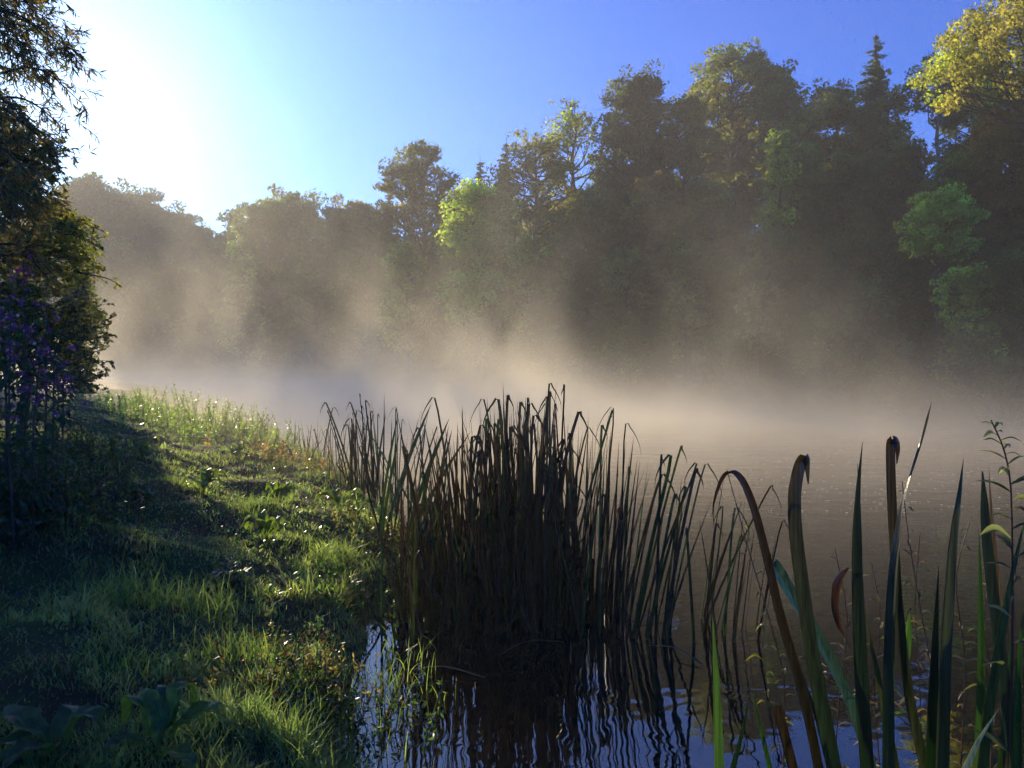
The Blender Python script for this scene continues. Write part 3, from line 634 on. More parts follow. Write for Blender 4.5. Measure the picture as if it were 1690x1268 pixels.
# taller tufts: things
def tuft(px, py, D, n, h, label, cols, seed, spread=.14, lean=.45, wid=.006):
    global rng
    old = rng; rng = np.random.default_rng(seed)
    D = ground_D(px, py) if py > 0 else D
    x0 = (px-845)/F*D; b = np.array([x0, D, tz(x0, D)]); root = Acc()
    x = rng.normal(0, spread, n); y = rng.normal(0, spread, n); z = terrain(x0+x, D+y)-b[2]
    z = np.maximum(z, -b[2]-.03)
    K = palette(n, cols, [1]*len(cols), rng)*rng.uniform(.7, 1.3, (n, 1))
    blades(root, x, y, z, h*rng.uniform(.45, 1.15, n), wid*rng.uniform(.6, 1.3, n), K, lean, 5)
    o = root.obj('grass_tuft', M_grass); o.location = b; tag(o, label, 'grass tuft', 'taller grass tufts on the bank')
    rng = old
GR = [(.12, .18, .055), (.16, .20, .06), (.10, .14, .05)]
TF = [(205, 1000, 4.4, 260, .30, 'upright dark green tuft in the left middle of the bank'),
      (325, 1010, 4.2, 260, .26, 'sunlit bright tuft in the middle of the bank'),
      (400, 1090, 3.7, 220, .24, 'sunlit tuft leaning by the brown hollow'),
      (560, 930, 5.3, 220, .26, 'sunlit tuft on the bank rim left of the reeds'),
      (420, 850, 6.2, 260, .20, 'sunlit pale tuft in the upper middle of the bank'),
      (215, 1110, 3.4, 160, .18, 'small tuft just above the broad dock leaves'),
      (620, 1150, 3.75, 110, .28, 'long arching tuft trailing over the water edge'),
      (665, 1090, 4.1, 40, .26, 'thin tuft standing in the shallows at the bank corner'),
      (480, 1230, 3.0, 160, .30, 'loose bright tuft at the bottom edge of the bank'),
      (560, 1250, 3.05, 140, .26, 'dark tuft at the bottom beside the blue reflection'),
      (520, 760, 10.5, 260, .32, 'sunlit tuft behind the dark hollow above the far reeds')]
for i, (a_, b_, c_, n_, h_, l_) in enumerate(TF): tuft(a_, b_, c_, n_, h_*.75, l_, GR, 500+i)

# dock plants with broad leaves
def dock(px, py, D, leaves, label, seed):
    D = ground_D(px, py)
    x0 = (px-845)/F*D; b = np.array([x0, D, tz(x0, D)]); root = empty('dock_plant', b, label, 'broad-leaved plant', 'broad-leaved docks on the bank'); g = np.random.default_rng(seed)
    for (a, L, W, rise, K) in leaves:
        a = R(a); d = np.array([math.cos(a), math.sin(a), 0]); acc = Acc(); n = 30
        pts = spline([(0, 0, 0), d*L*.3+np.array([0, 0, rise*.7]), d*L*.7+np.array([0, 0, rise]), d*L+np.array([0, 0, rise*.55])], n)
        t = np.linspace(0, 1, n); w = W*np.where(t < .22, .10+t*.3, np.sin(np.clip((t-.15)/.85, 0, 1)**.8*pi)**.7*1.0)+.004
        pts = pts+np.stack([np.interp(np.arange(n), np.arange(0, n+4, 4), g.normal(size=len(np.arange(0, n+4, 4)))*.006) for _ in range(3)], 1)
        nn = np.cross(d, (0, 0, 1)); K = np.array(K)
        # 9 verts across with wavy margin
        tt = unit(np.gradient(pts, axis=0)); up = np.cross(nn, tt); m = 17; V = []; KV = []
        ph = g.uniform(0, 6)
        for i in range(n):
            for j in range(m):
                u = j/(m-1)*2-1; ru = abs(u)*.22+.07*math.sin(i*.8+ph+u*2)*abs(u)**2+.035*math.sin((i*.9-abs(u)*5))*(1-abs(u)*.5)
                V.append(pts[i]+nn*u*w[i]*.5+up[i]*ru*w[i]); KV.append((1.7 if j == m//2 else 1.0)*(1+.35*max(0, math.sin(i*.9-abs(u)*5))**6)*(1 if abs(u) < .95 else 1.15))
        Q = [(i*m+j, i*m+j+1, (i+1)*m+j+1, (i+1)*m+j) for i in range(n-1) for j in range(m-1)]
        rib = np.array(KV)[:, None]*np.array([1, .97, .95])
        acc.add(V, Q, K*rib); acc.obj('leaf', M_dock, root, True)
    return root
M_dock = leaf_mat('dewy_dock_leaf', .45, .42, .45, 22, .4)
G1 = (.075, .125, .04); G2 = (.13, .19, .035)
dock(95, 1268, 2.35, [(178, .30, .12, .16, G1), (10, .15, .10, .17, G1), (200, .24, .09, .10, G1), (95, .18, .10, .15, G1), (240, .2, .1, .1, G1)], 'frosty grey-green dock in the bottom left corner', 1)
dock(262, 1262, 2.45, [(12, .25, .11, .17, G2), (100, .20, .10, .22, G1), (160, .17, .10, .22, G2), (-40, .24, .08, .07, G2), (60, .15, .07, .25, G2), (215, .2, .07, .12, G1)], 'dock with wide upright leaves at the bottom of the bank', 2)
for i, (a_, b_, c_, l_) in enumerate([(560, 850, 7.2, 'dock with sunlit upright leaves beside the reeds'), (455, 830, 7.2, 'dock with pointed upright leaves in the sunny grass'), (335, 815, 7.4, 'dock in the middle of the shaded band of grass'),
        (440, 900, 5.6, 'small dock in front of the pointed one'), (235, 760, 8.3, 'dock at the top of the shaded grass slope'), (390, 760, 10.0, 'dock at the rim of the brown hollow'),
        (245, 825, 6.0, 'flattened silvery dock in the shaded grass'), (385, 960, 4.7, 'flattened pale dock in the sunlit grass')]):
    gg = np.random.default_rng(800+i); flat = 'flattened' in l_
    dock(a_, b_, c_, [(gg.uniform(0, 360), gg.uniform(.15, .26), gg.uniform(.07, .10), .07 if flat else gg.uniform(.12, .24), G1 if flat else G2) for _ in range(7)], l_, 820+i)

# brown litter and weed clumps along the rim
def weed(px, py, D, h, n, cols, label, seed, spread=.3, name='weed_clump', leafL=.05):
    g = np.random.default_rng(seed); D = ground_D(px, py) if py > 800 else D
    x0 = (px-845)/F*D; b = np.array([x0, D, tz(x0, D)]); root = empty(name, b, label, 'weeds', 'leafy weeds along the bank rim'); st = Acc(); lf = Acc()
    for i in range(n):
        o = g.normal(size=2)*spread; zz = max(tz(x0+o[0], D+o[1]), -.02)-b[2]; s = np.array([o[0], o[1], zz]); hh = h*g.uniform(.4, 1.1); e = s+np.array([g.normal()*.25*hh, g.normal()*.25*hh, hh])
        sp = spline([s, (s+e)/2+g.normal(size=3)*.03, e], 6); K0 = np.array(cols[g.integers(len(cols))])
        tube(st, sp, np.linspace(.004, .0012, 6)*max(1, D/9), K0*.8, 3); m = int(hh*60)+6; q = g.uniform(.1, 1, m)
        pos = np.stack([np.interp(q*5, range(6), sp[:, c]) for c in range(3)], 1); d = rdir(m, .1, g); ll = leafL*g.uniform(.5, 1.3, m)*(1.2-.6*q)
        cards(lf, pos+d*ll[:, None]*.5, ll, ll*.38, d, rdir(m, .8, g), K0*g.uniform(.6, 1.4, (m, 1)), .1)
    st.obj('stems', M_reed, root); lf.obj('foliage', M_grass, root)
DKW = [(.03, .055, .02), (.045, .075, .02), (.05, .045, .02)]
for i, (a_, D_, h_, l_) in enumerate([(10, 5.0, .5, 'dark nettles under the balsam at the left edge'), (60, 5.5, .42, 'dark nettles at the foot of the balsam patch'), (105, 6.3, .42, 'nettles with yellow-green tops right of the balsam'), (140, 7.6, .4, 'nettles below the bramble bush')]):
    weed(a_, 0, D_, h_, 75, DKW, l_, 870+i, .28, 'nettle_patch', .06)
SUNW = [(.20, .28, .06), (.24, .29, .08), (.13, .19, .04)]
WD = [(250, 625, 15, .55, 60, SUNW, 'feathery sunlit weeds right beside the bramble bush'), (335, 640, 16, .75, 60, SUNW, 'tallest sunlit weeds of the far bank rim'), (300, 660, 13.5, .5, 50, SUNW, 'low sunlit weeds before the tallest ones'),
      (400, 670, 15.5, .65, 55, [(.10, .13, .03), (.14, .16, .05)], 'rounded green and brown weeds halfway down the rim'), (440, 690, 14.5, .45, 45, SUNW, 'sunlit weeds running down towards the far reeds'),
      (215, 615, 18, .5, 50, SUNW, 'pale far weeds just showing past the bramble bush'), (480, 730, 12, .35, 60, [BROWN, RUST, (.08, .08, .03)], 'red-brown dead weeds on the bank hollow'),
      (560, 750, 11.2, .35, 60, [BROWN, (.10, .12, .03)], 'brown weeds at the foot of the thin far reeds'), (380, 1135, 3.5, .12, 40, [(.09, .05, .025), BROWN], 'low brown dead weeds in the near hollow'),
      (505, 1120, 3.75, .22, 60, [(.07, .045, .02), BROWN, (.05, .08, .02)], 'dark brown dead weeds on the near bank edge'), (575, 1210, 3.3, .22, 60, [(.03, .06, .02), (.05, .08, .02)], 'dark green weeds hanging over the blue reflection'),
      (640, 900, 6.4, .35, 70, [(.04, .05, .02), BROWN], 'dark weeds at the left foot of the great reed clump'), (560, 990, 5.2, .18, 60, [(.05, .10, .02)], 'low green weeds on the rounded bank rim')]
for i, (a_, b_, c_, h_, n_, k_, l_) in enumerate(WD): weed(a_, b_, c_, h_, n_, k_, l_, 900+i, .10+.028*c_, leafL=.03+.003*c_)

# ------------------------------------------------------------------ reeds
RB = (.050, .022, .009); RG = (.028, .065, .012); RD = (.014, .018, .008); RT = (.085, .045, .018)
def reed_blade(acc, base, tip_dx, tip_dy, h, w, K, Kt, g, bend=0.0, kink=0.0):
    """one reed leaf; kink>0 folds the tip over"""
    pts = [np.zeros(3), np.array([tip_dx*.24, tip_dy*.24, h*.33]), np.array([tip_dx*.6, tip_dy*.6, h*.68]), np.array([tip_dx, tip_dy, h])]
    if kink > 0:
        s = 1 if tip_dx >= 0 else -1
        if g.random() < .3: s = -s
        pts += [np.array([tip_dx+s*kink*.35, tip_dy, h+.004]), np.array([tip_dx+s*kink*.75, tip_dy, h-kink*.75]), np.array([tip_dx+s*kink*.85, tip_dy, h-kink*1.5])]
    n = 18; p = spline(pts, n); t = np.linspace(0, 1, n); W = w*np.clip((1-t**(2.2 if kink else 4.0)), .03, 1)*(.75+.25*np.minimum(t*4, 1))
    a = g.uniform(0, 2*pi) if kink == 0 else g.uniform(-.4, .4); tw = g.uniform(-.9, .9)
    side = np.stack([np.cos(a+tw*t), np.sin(a+tw*t), 0*t], 1)
    KK = np.array(K)[None]*(1-t[:, None]**1.5)+np.array(Kt)[None]*t[:, None]**1.5
    ribbon(acc, p+base, W, side, KK, .28)

def clump(name, centre, nvis, nrest, sx, sy, h0, h1, w, lean, label, mixg, seed, fan=(0, 0), kinkp=.35, water=True):
    g = np.random.default_rng(seed); c = np.array([centre[0], centre[1], 0.0]); root = empty(name, c, label, 'reeds', 'reed beds in the shallow water'); rest = Acc()
    for i in range(nvis+nrest):
        ox, oy = g.normal()*sx, g.normal()*sy; ox = np.clip(ox, -1.9*sx, 1.9*sx); oy = np.clip(oy, -1.9*sy, 1.9*sy)
        zb = tz(c[0]+ox, c[1]+oy) - .02
        hm = .5+.5*math.sin(ox*9+seed)*math.cos(oy*7+1); h = (h0+(h1-h0)*np.clip(g.beta(2.2, 1.6)*.75+.3*hm, 0, 1.06))*(1-.12*abs(ox/sx)/1.9)-zb; h = h*g.uniform(.38, .68) if i >= nvis and g.random() < .6 else h; kink = g.uniform(.03, .26)**1.3 if g.random() < kinkp else 0
        dx = g.standard_t(4)*lean*.9+ox/sx*lean*.25+fan[0]; dy = g.normal()*lean+fan[1]
        green = g.random() < mixg; K = np.array(RG if green else RD)*g.uniform(.7, 1.3); Kt = np.array(RG if green and g.random() < .6 else (RT if g.random() < .35 else RB))*g.uniform(.7, 1.3)
        a = Acc() if i < nvis else rest
        reed_blade(a, np.array([ox, oy, zb]), dx, dy, h, w*g.uniform(.6, 1.35), K, Kt, g, 0, kink)
        if i < nvis: a.obj('leaf', M_reed, root, True)
    if nrest: tag(rest.obj('leaves', M_reed, root, True), kind='stuff')
    return root
clump('reed_clump', (.06, 5.75), 100, 500, .34, .34, 1.0, 1.78, .022, .13, 'great dark reed clump in the middle, its brown tips reaching the mist', .2, 41, kinkp=.16)
clump('reed_clump', (.85, 5.35), 34, 0, .22, .28, .75, 1.35, .022, .14, 'open reed clump leaning right of the great clump', .4, 42, fan=(.22, 0), kinkp=.25)
clump('reed_clump', (-.55, 5.5), 14, 120, .16, .3, .5, 1.25, .020, .12, 'low dark reeds at the left foot of the great clump', .3, 47, kinkp=.1)
clump('reed_clump', (1.45, 5.2), 18, 0, .18, .2, .5, .95, .020, .12, 'short sparse reeds right of the open clump, standing in brown water', .35, 43, fan=(.12, 0), kinkp=.3)
clump('reed_clump', (-1.02, 6.6), 11, 0, .18, .22, 1.15, 1.62, .046, .08, 'broad green reed leaves fanning out left of the great clump', .8, 44, fan=(.28, 0), kinkp=0)
clump('reed_clump', (-1.7, 9.6), 40, 25, .26, .3, .8, 1.62, .020, .12, 'thin brown reeds behind the broad green leaves', .15, 45, kinkp=.5)
clump('reed_clump', (-3.3, 13.4), 0, 60, .40, .4, .5, 1.35, .020, .16, 'pale sunlit reeds farthest up the bank', .8, 46, kinkp=.2)

for i, (a_, b_, D_, L_, an, l_) in enumerate([(700, 1030, 5.3, .7, 15, 'fallen reed lying in the dark water at the left foot of the great clump'), (800, 1120, 4.4, .55, 160, 'fallen reed floating on the reflection below the great clump'), (930, 1050, 5.0, .5, 200, 'short fallen reed at the front of the great clump'),
        (1040, 1010, 5.4, .6, 30, 'fallen reed resting across the open clump'), (1160, 1090, 4.6, .45, 120, 'fallen reed floating on the brown water right of the clumps')]):
    g_ = np.random.default_rng(1200+i); ac = Acc(); b_0 = P(a_, b_, D_); b_0[2] = .012; an = R(an)
    pp = spline([(0, 0, 0), (math.cos(an)*L_*.5, math.sin(an)*L_*.5, .03), (math.cos(an+.2)*L_, math.sin(an+.2)*L_, .0)], 12)
    ribbon(ac, pp, .018*np.clip(1-np.linspace(0, 1, 12)**3, .1, 1), np.cross(pp[-1], (0, 0, 1)), (.11, .075, .035), .2)
    o = ac.obj('fallen_reed', M_reed, None, True); o.location = b_0; tag(o, l_, 'fallen reed', 'fallen reeds on the water')

# the large leaves in the right foreground, each its own thing
def big_leaf(px_pts, D, wpx, label, K, Kt, fold=.28, twist=0.0, wprof=None, dD=0.0, name='reed_leaf', a0=0.0, n=36):
    pts = []; m = len(px_pts)
    for i, (a, b) in enumerate(px_pts): pts.append(P(a, b, D+dD*i/(m-1)))
    if px_pts[0][1] > 1150:      # carry the leaf down to where it is rooted
        d = pts[0]-pts[1]; k = 0; q = pts[0]; d = d/np.linalg.norm(d)*.12
        while q[2] > max(tz(q[0], q[1]), -.15)-.02 and k < 14:
            q = q+d; d = d*.97+np.array([0, 0, -.02]); pts.insert(0, q); k += 1
    p = spline(pts, n); b = p[0].copy(); p = p-b; t = np.linspace(0, 1, n); w = wpx/F*D*1.2
    W = w*(np.interp(t, *wprof) if wprof else np.clip(1-t**4, .03, 1)*(.85+.15*np.sin(t*pi)))
    side = np.stack([np.cos(a0+twist*t), np.sin(a0+twist*t), 0*t], 1)
    acc = Acc(); K = np.array(K); Kt = np.array(Kt); s = sstep(.25, .85, t)[:, None]
    ribbon(acc, p, W, side, K*(1-s)+Kt*s, fold)
    o = acc.obj(name, M_big, None, True); o.location = b; tag(o, label, 'reed leaf', 'large reed leaves close to the camera')
    return o
def big_mat():
    m = leaf_mat('large_reed_leaf', .16, .30, .6, 3, .25)
    nt = m.node_tree; N = nt.nodes; L = nt.links
    cm = [q for q in N if q.type == 'MAP_RANGE'][0]; cm.inputs[3].default_value = .45; cm.inputs[4].default_value = 1.6
    tc = N.new('ShaderNodeTexCoord'); mp = N.new('ShaderNodeMapping'); mp.inputs['Scale'].default_value = (260, 260, 3)
    no = N.new('ShaderNodeTexNoise'); no.inputs['Scale'].default_value = 1; no.inputs['Detail'].default_value = 3
    L.new(tc.outputs['Object'], mp.inputs[0]); L.new(mp.outputs[0], no.inputs['Vector'])
    bp = N.new('ShaderNodeBump'); bp.inputs['Strength'].default_value = .5; bp.inputs['Distance'].default_value = .0015; L.new(no.outputs[0], bp.inputs['Height'])
    L.new(no.outputs[0], cm.inputs[0])
    for q in N:
        if q.type in ('BSDF_PRINCIPLED', 'BSDF_TRANSLUCENT'): L.new(bp.outputs[0], q.inputs['Normal'])
    return m
M_big = big_mat()
BG = (.012, .034, .013); BG2 = (.030, .080, .014); BBR = (.038, .020, .010); BDK = (.018, .026, .018); BSL = (.10, .12, .11)
big_leaf([(1352, 1268), (1337, 1195), (1317, 1116), (1288, 1017), (1268, 932), (1248, 853), (1228, 799), (1211, 781), (1196, 786), (1184, 813), (1178, 840), (1179, 873)], 1.75, 15, 'arched leaf folding over left with a brown hanging tip', (.02, .016, .01), (.035, .016, .008), .3, .5, n=48)
big_leaf([(1377, 1268), (1357, 1165), (1337, 1061), (1322, 957), (1312, 878), (1310, 818), (1317, 774), (1326, 755), (1333, 762), (1335, 799)], 1.6, 24, 'dark leaf with a hooked tip, left of the straight ones', BG, (.05, .035, .025), .3, .3, n=48, wprof=([0, .7, .88, 1], [1, .85, .75, .1]))
big_leaf([(1431, 1254), (1419, 1086), (1413, 917), (1416, 813), (1424, 729)], 1.6, 23, 'straight dark green leaf with a split pale tip', BG, BDK, .32, .2)
big_leaf([(1436, 1254), (1426, 1086), (1420, 950), (1419, 850), (1416, 765)], 1.63, 14, 'narrow leaf pressed behind the straight dark green one', BG2, BDK, .32, -.3)
big_leaf([(1528, 1268), (1501, 1145), (1484, 1012), (1477, 917), (1472, 838), (1469, 764), (1470, 729), (1478, 728), (1483, 742), (1481, 766)], 1.55, 15, 'brown leaf with a small hooked tip beside the silver one', (.03, .04, .015), (.05, .025, .012), .3, .2, n=48, wprof=([0, .7, .85, 1], [1, .95, 1, .12]))
big_leaf([(1471, 1268), (1471, 1086), (1476, 957), (1484, 888), (1490, 838), (1503, 789), (1518, 739), (1529, 700), (1538, 663)], 1.5, 21, 'tall twisted leaf, silver in its middle, with the highest tip', BG, (.05, .05, .045), .22, -2.35, n=48, wprof=([0, .45, .62, .74, .84, .93, 1], [1, .8, .75, .28, .6, .55, .02]))
big_leaf([(1538, 1268), (1543, 1086), (1551, 935)], 1.45, 30, 'wide bright green leaf ending in a low point', BG2, BG, .4, .2)
big_leaf([(1556, 1268), (1561, 1080), (1572, 900), (1583, 815), (1591, 757)], 1.42, 24, 'wide green leaf tapering to a long brown point', BG2, (.06, .06, .04), .36, .3)
big_leaf([(1617, 1268), (1621, 1100), (1619, 960), (1617, 872)], 1.5, 18, 'bright green leaf lit through, left of the brown pair', (.09, .18, .03), BG2, .3, .2)
big_leaf([(1665, 1180), (1650, 1070), (1636, 960), (1626, 870), (1622, 778)], 1.45, 22, 'dark leaf of the brown pair, ending in a rounded tip', BG, BDK, .3, .3, wprof=([0, .8, .93, 1], [1, .9, .75, .1]))
big_leaf([(1660, 1180), (1652, 1040), (1644, 930), (1636, 840), (1633, 768)], 1.5, 18, 'brown leaf of the brown pair, ending in a pale shrivelled tip', (.08, .05, .02), (.12, .07, .035), .3, .4)
big_leaf([(1622, 1268), (1632, 1180), (1655, 1040), (1676, 930), (1700, 830)], 1.35, 24, 'broad green leaf slanting up to the right edge', BG2, (.07, .09, .02), .34, .2)
big_leaf([(1188, 1268), (1184, 1150), (1181, 1086), (1177, 1021)], 1.7, 17, 'short upright green leaf nearest the blue reflection', (.06, .14, .02), (.09, .18, .03), .3, .2)
big_leaf([(1212, 1268), (1228, 1205), (1240, 1140)], 1.8, 11, 'small dark leaf leaning right at the bottom', BG, BG, .3)
big_leaf([(1272, 1268), (1255, 1195), (1240, 1135)], 1.75, 10, 'small bright leaf leaning left at the bottom', (.08, .17, .02), BG2, .3)
big_leaf([(1440, 1268), (1407, 1165), (1357, 1061), (1317, 997), (1282, 938), (1276, 933)], 1.9, 18, 'blue-green leaf with a blunt broken top behind the hooked one', (.03, .07, .045), (.035, .075, .06), .2, .2, wprof=([0, .9, 1], [.6, 1, .8]))
big_leaf([(1402, 938), (1386, 960), (1381, 1000), (1388, 1035), (1400, 1058)], 1.62, 13, 'curled red-brown leaf hanging left of the straight green leaf', (.06, .022, .012), (.05, .018, .01), .3, .4, wprof=([0, .3, .6, 1], [.25, 1, .8, .05]))
big_leaf([(1598, 1268), (1620, 1222), (1654, 1170)], 1.2, 17, 'silvery dew-covered leaf low in the right corner', (.13, .17, .13), (.16, .2, .15), .3)
big_leaf([(1310, 1268), (1298, 1222), (1284, 1168)], 1.7, 15, 'broken brown stub near the bottom', BBR, BBR, .3, 0, ([0, 1], [1, .9]))
big_leaf([(1372, 1268), (1352, 1195), (1325, 1110)], 1.72, 14, 'brown leaf base beside the arched leaf', (.09, .05, .02), BBR, .3)
big_leaf([(1462, 1180), (1445, 1090), (1428, 1010)], 1.75, 16, 'olive leaf slanting behind the straight green leaf', (.05, .06, .02), (.05, .06, .02), .3)
big_leaf([(1494, 1110), (1500, 1060), (1503, 1010)], 1.7, 11, 'short torn bright green leaf between the brown and wide leaves', (.12, .22, .03), (.1, .2, .03), .3)
big_leaf([(1680, 1268), (1683, 1120), (1692, 1000)], 1.25, 26, 'dark green leaf cut by the right edge', BG, BG2, .3)
big_leaf([(1655, 1268), (1665, 1150), (1672, 1050)], 1.5, 16, 'green leaf standing behind the slanting one at the right edge', BG, BG2, .3)

# slender leafy stems at the right
def herb(px_pts, D, label, leafL, cols, seed, n=40, name='willowherb_plant', r=.0022, droop=.5, pairs=False, lw=.2):
    g = np.random.default_rng(seed); pts = [P(a, b, D) for a, b in px_pts]; q = pts[0]; k = 0
    while q[2] > max(tz(q[0], q[1]), -.15) and k < 14:
        q = q+np.array([0, 0, -.13]); pts.insert(0, q); k += 1
    sp = spline(pts, 28); b = sp[0].copy(); sp = sp-b; root = empty(name, b, label, 'wild plant', 'slender wild stems at the water edge'); st = Acc(); lf = Acc()
    tube(st, sp, np.linspace(r*1.4, r*.5, 28), (.09, .045, .03), 5); f0 = k/(len(pts)-1)
    for i in range(n):
        f = f0*.5+(1-f0*.5)*i/n; c = np.array([np.interp(f*27, range(28), sp[:, c]) for c in range(3)]); a = i*2.4+g.uniform(-.3, .3)
        d = np.array([math.cos(a), math.sin(a)*.7, g.uniform(.15, .6)]); L = leafL*g.uniform(.6, 1.15)*(1.15-.6*max(0, (f-.8)/.2)); m = 8
        pp = spline([c, c+d*L*.5, c+d*L+np.array([0, 0, -L*droop*g.uniform(.5, 1.3)])], m)
        ribbon(lf, pp, L*lw*np.sin(np.linspace(.2, pi-.02, m))+.0005, unit(np.cross(d, (0, 0, 1))+g.normal(size=3)*.3), np.array(cols[g.integers(len(cols))])*g.uniform(.7, 1.3), .25)
    st.obj('stem', M_reed, root, True); lf.obj('leaves', M_near, root, True)
HB = [(.06, .08, .04), (.09, .10, .05), (.05, .06, .035)]; DRY = [(.13, .09, .05), (.18, .14, .09), (.07, .07, .03)]
herb([(1672, 1268), (1674, 1000), (1672, 880), (1668, 790), (1655, 735), (1636, 694)], 1.25, 'leafy willowherb with curled narrow leaves at the right edge', .055, HB+[(.2, .19, .13)], 61, 52, droop=.35)
herb([(1296, 1130), (1276, 1040), (1240, 920), (1215, 830), (1200, 775)], 2.0, 'thin bare seed stem crossing the arched leaf', .03, DRY+HB, 62, 30, name='seeding_dock')
herb([(1540, 1110), (1520, 1000), (1500, 880), (1490, 795)], 1.95, 'thin dark stem between the brown hooked leaf and the wide leaf', .05, HB+DRY, 63, 34, name='willowherb_plant')
herb([(1525, 1268), (1520, 1120), (1512, 1000), (1520, 880)], 2.1, 'tangled leafy stem behind the silver leaf', .06, HB+DRY, 64, 40)
herb([(1590, 1268), (1596, 1100), (1580, 960), (1602, 860)], 2.0, 'dry branching stem between the wide and brown leaves', .05, DRY, 65, 34, name='dry_herb')
herb([(1455, 1268), (1445, 1130), (1455, 1020), (1440, 930)], 2.1, 'dewy willowherb behind the straight green leaf', .07, HB+DRY, 66, 40)
herb([(1380, 1268), (1390, 1130), (1400, 1020), (1379, 905)], 2.2, 'weak green willowherb behind the hooked leaf', .06, HB+DRY, 67, 36)
herb([(1560, 1268), (1480, 1180), (1400, 1150), (1320, 1080)], 2.0, 'fallen stem lying across the water among the large leaves', .07, DRY+HB, 68, 36)
herb([(1295, 1268), (1270, 1150), (1262, 1060), (1275, 960)], 2.2, 'small grassy weed left of the arched leaf base', .06, [(.08, .13, .03), (.1, .1, .03)], 69, 22)
herb([(1640, 1268), (1640, 1130), (1625, 1020), (1650, 930)], 1.8, 'leafy stem behind the slanting green leaf', .06, HB+DRY, 70, 36)
# the base tangle under them
for i, (a_, D_, l_) in enumerate([(1330, 2.3, 'dark weed tangle at the feet of the arched and hooked leaves'), (1480, 2.15, 'dark weed tangle under the silver leaf'), (1600, 2.1, 'dark weed tangle under the brown pair'), (1690, 1.9, 'dark weed tangle in the bottom right corner')]):
    weed(a_, 0, D_, .38, 55, [(.06, .07, .025), (.10, .08, .04), (.04, .06, .02)], l_, 950+i, .14)

# ------------------------------------------------------------------ tiny pale flat flecks on the river
acc = Acc(); n = 420
px = rng.normal(1430, 150, n); D = np.exp(rng.uniform(math.log(9.5), math.log(24), n)); x = (px-845)/F*D; s = rng.uniform(.015, .05, n)
d = rdir(n); d[:, 2] = 0; d = unit(d); cards(acc, np.stack([x, D, np.full(n, .012)], 1), s*2.2, s, d, np.tile([0, 0, 1.], (n, 1)), np.array((.75, .7, .6)))
tag(acc.obj('pale_flecks', M_petal), 'tiny pale flecks on the brown water at right', 'fleck', kind='stuff')

# ------------------------------------------------------------------ air: mist over the river and thin haze everywhere
def box(name, lo, hi):
    V = [(x, y, z) for x in (lo[0], hi[0]) for y in (lo[1], hi[1]) for z in (lo[2], hi[2])]
    me = bpy.data.meshes.new(name); me.from_pydata(V, [], [(0, 1, 3, 2), (4, 6, 7, 5), (0, 4, 5, 1), (2, 3, 7, 6), (0, 2, 6, 4), (1, 5, 7, 3)]); me.update()
    return me
m, nt, out = new_mat('thin_haze'); pv = nt.nodes.new('ShaderNodeVolumePrincipled')
pv.inputs['Color'].default_value = (1.0, .95, .82, 1); pv.inputs['Density'].default_value = .0015; pv.inputs['Anisotropy'].default_value = .35
nt.links.new(pv.outputs[0], out.inputs['Volume'])
tag(link('haze', box('haze', (-320, -40, -6), (340, 420, 46)), m), kind='stuff')

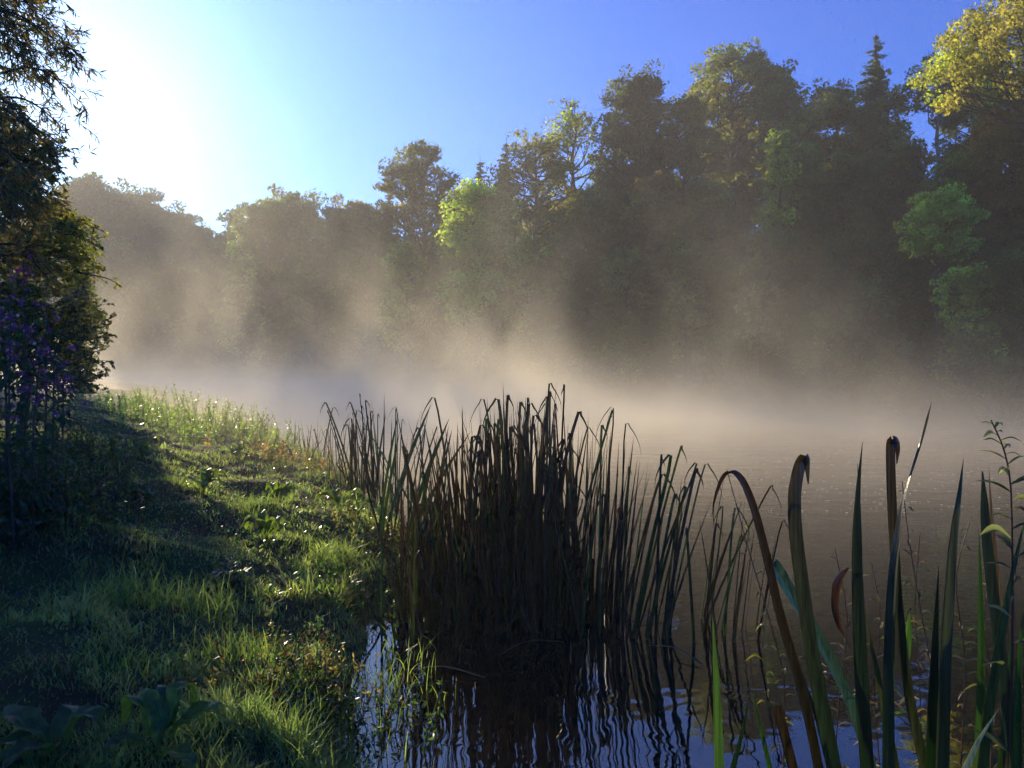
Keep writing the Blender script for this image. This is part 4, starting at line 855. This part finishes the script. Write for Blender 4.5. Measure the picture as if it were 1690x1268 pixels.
m, nt, out = new_mat('river_mist'); N = nt.nodes; L = nt.links
pv = N.new('ShaderNodeVolumePrincipled'); pv.inputs['Color'].default_value = (1.0, .925, .73, 1); pv.inputs['Anisotropy'].default_value = .45
tc = N.new('ShaderNodeTexCoord'); sx = N.new('ShaderNodeSeparateXYZ'); L.new(tc.outputs['Object'], sx.inputs[0])
def math_(op, a, b=None, clamp=False):
    q = N.new('ShaderNodeMath'); q.operation = op; q.use_clamp = clamp
    for i, v in enumerate((a, b)):
        if v is None: continue
        if isinstance(v, (int, float)): q.inputs[i].default_value = v
        else: L.new(v, q.inputs[i])
    return q.outputs[0]
def vnz(scale, stretch, det, dist, off=(0, 0, 0), rot=(0, 0, 0)):
    mp = N.new('ShaderNodeMapping'); mp.inputs['Scale'].default_value = stretch; mp.inputs['Location'].default_value = off; mp.inputs['Rotation'].default_value = rot
    q = N.new('ShaderNodeTexNoise'); q.inputs['Scale'].default_value = scale; q.inputs['Detail'].default_value = det; q.inputs['Distortion'].default_value = dist
    L.new(tc.outputs['Object'], mp.inputs[0]); L.new(mp.outputs[0], q.inputs['Vector']); return q.outputs[0]
def mrange(v, a, b, c=0., d=1.):
    q = N.new('ShaderNodeMapRange'); q.interpolation_type = 'SMOOTHSTEP'; L.new(v, q.inputs[0])
    for i, t in enumerate((a, b, c, d)): q.inputs[i+1].default_value = t
    return q.outputs[0]
plume = vnz(.11, (1, .7, .35), 1, 0, (3, 8, 0)); wisp = vnz(.30, (1, .8, .65), 2, 1.0, (0, 0, 0), (0, .5, 0))
hsc = math_('MULTIPLY', mrange(plume, .39, .64, .45, 4.0), mrange(sx.outputs[0], 1, 13, 1., .35)); hsc = math_('MULTIPLY', hsc, math_('MULTIPLY', mrange(sx.outputs[1], 32, 75, 1., .4), mrange(sx.outputs[0], -24, -6, .22, 1.)))                      # scale height of the mist, m
fall = math_('EXPONENT', math_('MULTIPLY', math_('DIVIDE', sx.outputs[2], hsc), -1.0))
wis = mrange(wisp, .46, .62, .02, 1.3)
nearf = math_('MULTIPLY', mrange(sx.outputs[1], 8, 26), mrange(sx.outputs[1], 30, 100, 1., .4))
low_ = math_('MULTIPLY', math_('EXPONENT', math_('MULTIPLY', sx.outputs[2], -1.3)), math_('MULTIPLY', mrange(sx.outputs[1], 7, 30), .17))
dens = math_('ADD', math_('MULTIPLY', math_('MULTIPLY', fall, wis), math_('MULTIPLY', nearf, .075)), low_)
L.new(dens, pv.inputs['Density']); L.new(pv.outputs[0], out.inputs['Volume'])
m.cycles.volume_step_rate = .15
tag(link('mist', box('mist', (-75, 6.5, .02), (34, 118, 13)), m), 'pale sunlit mist rising in wisps from the river', 'mist', kind='stuff')
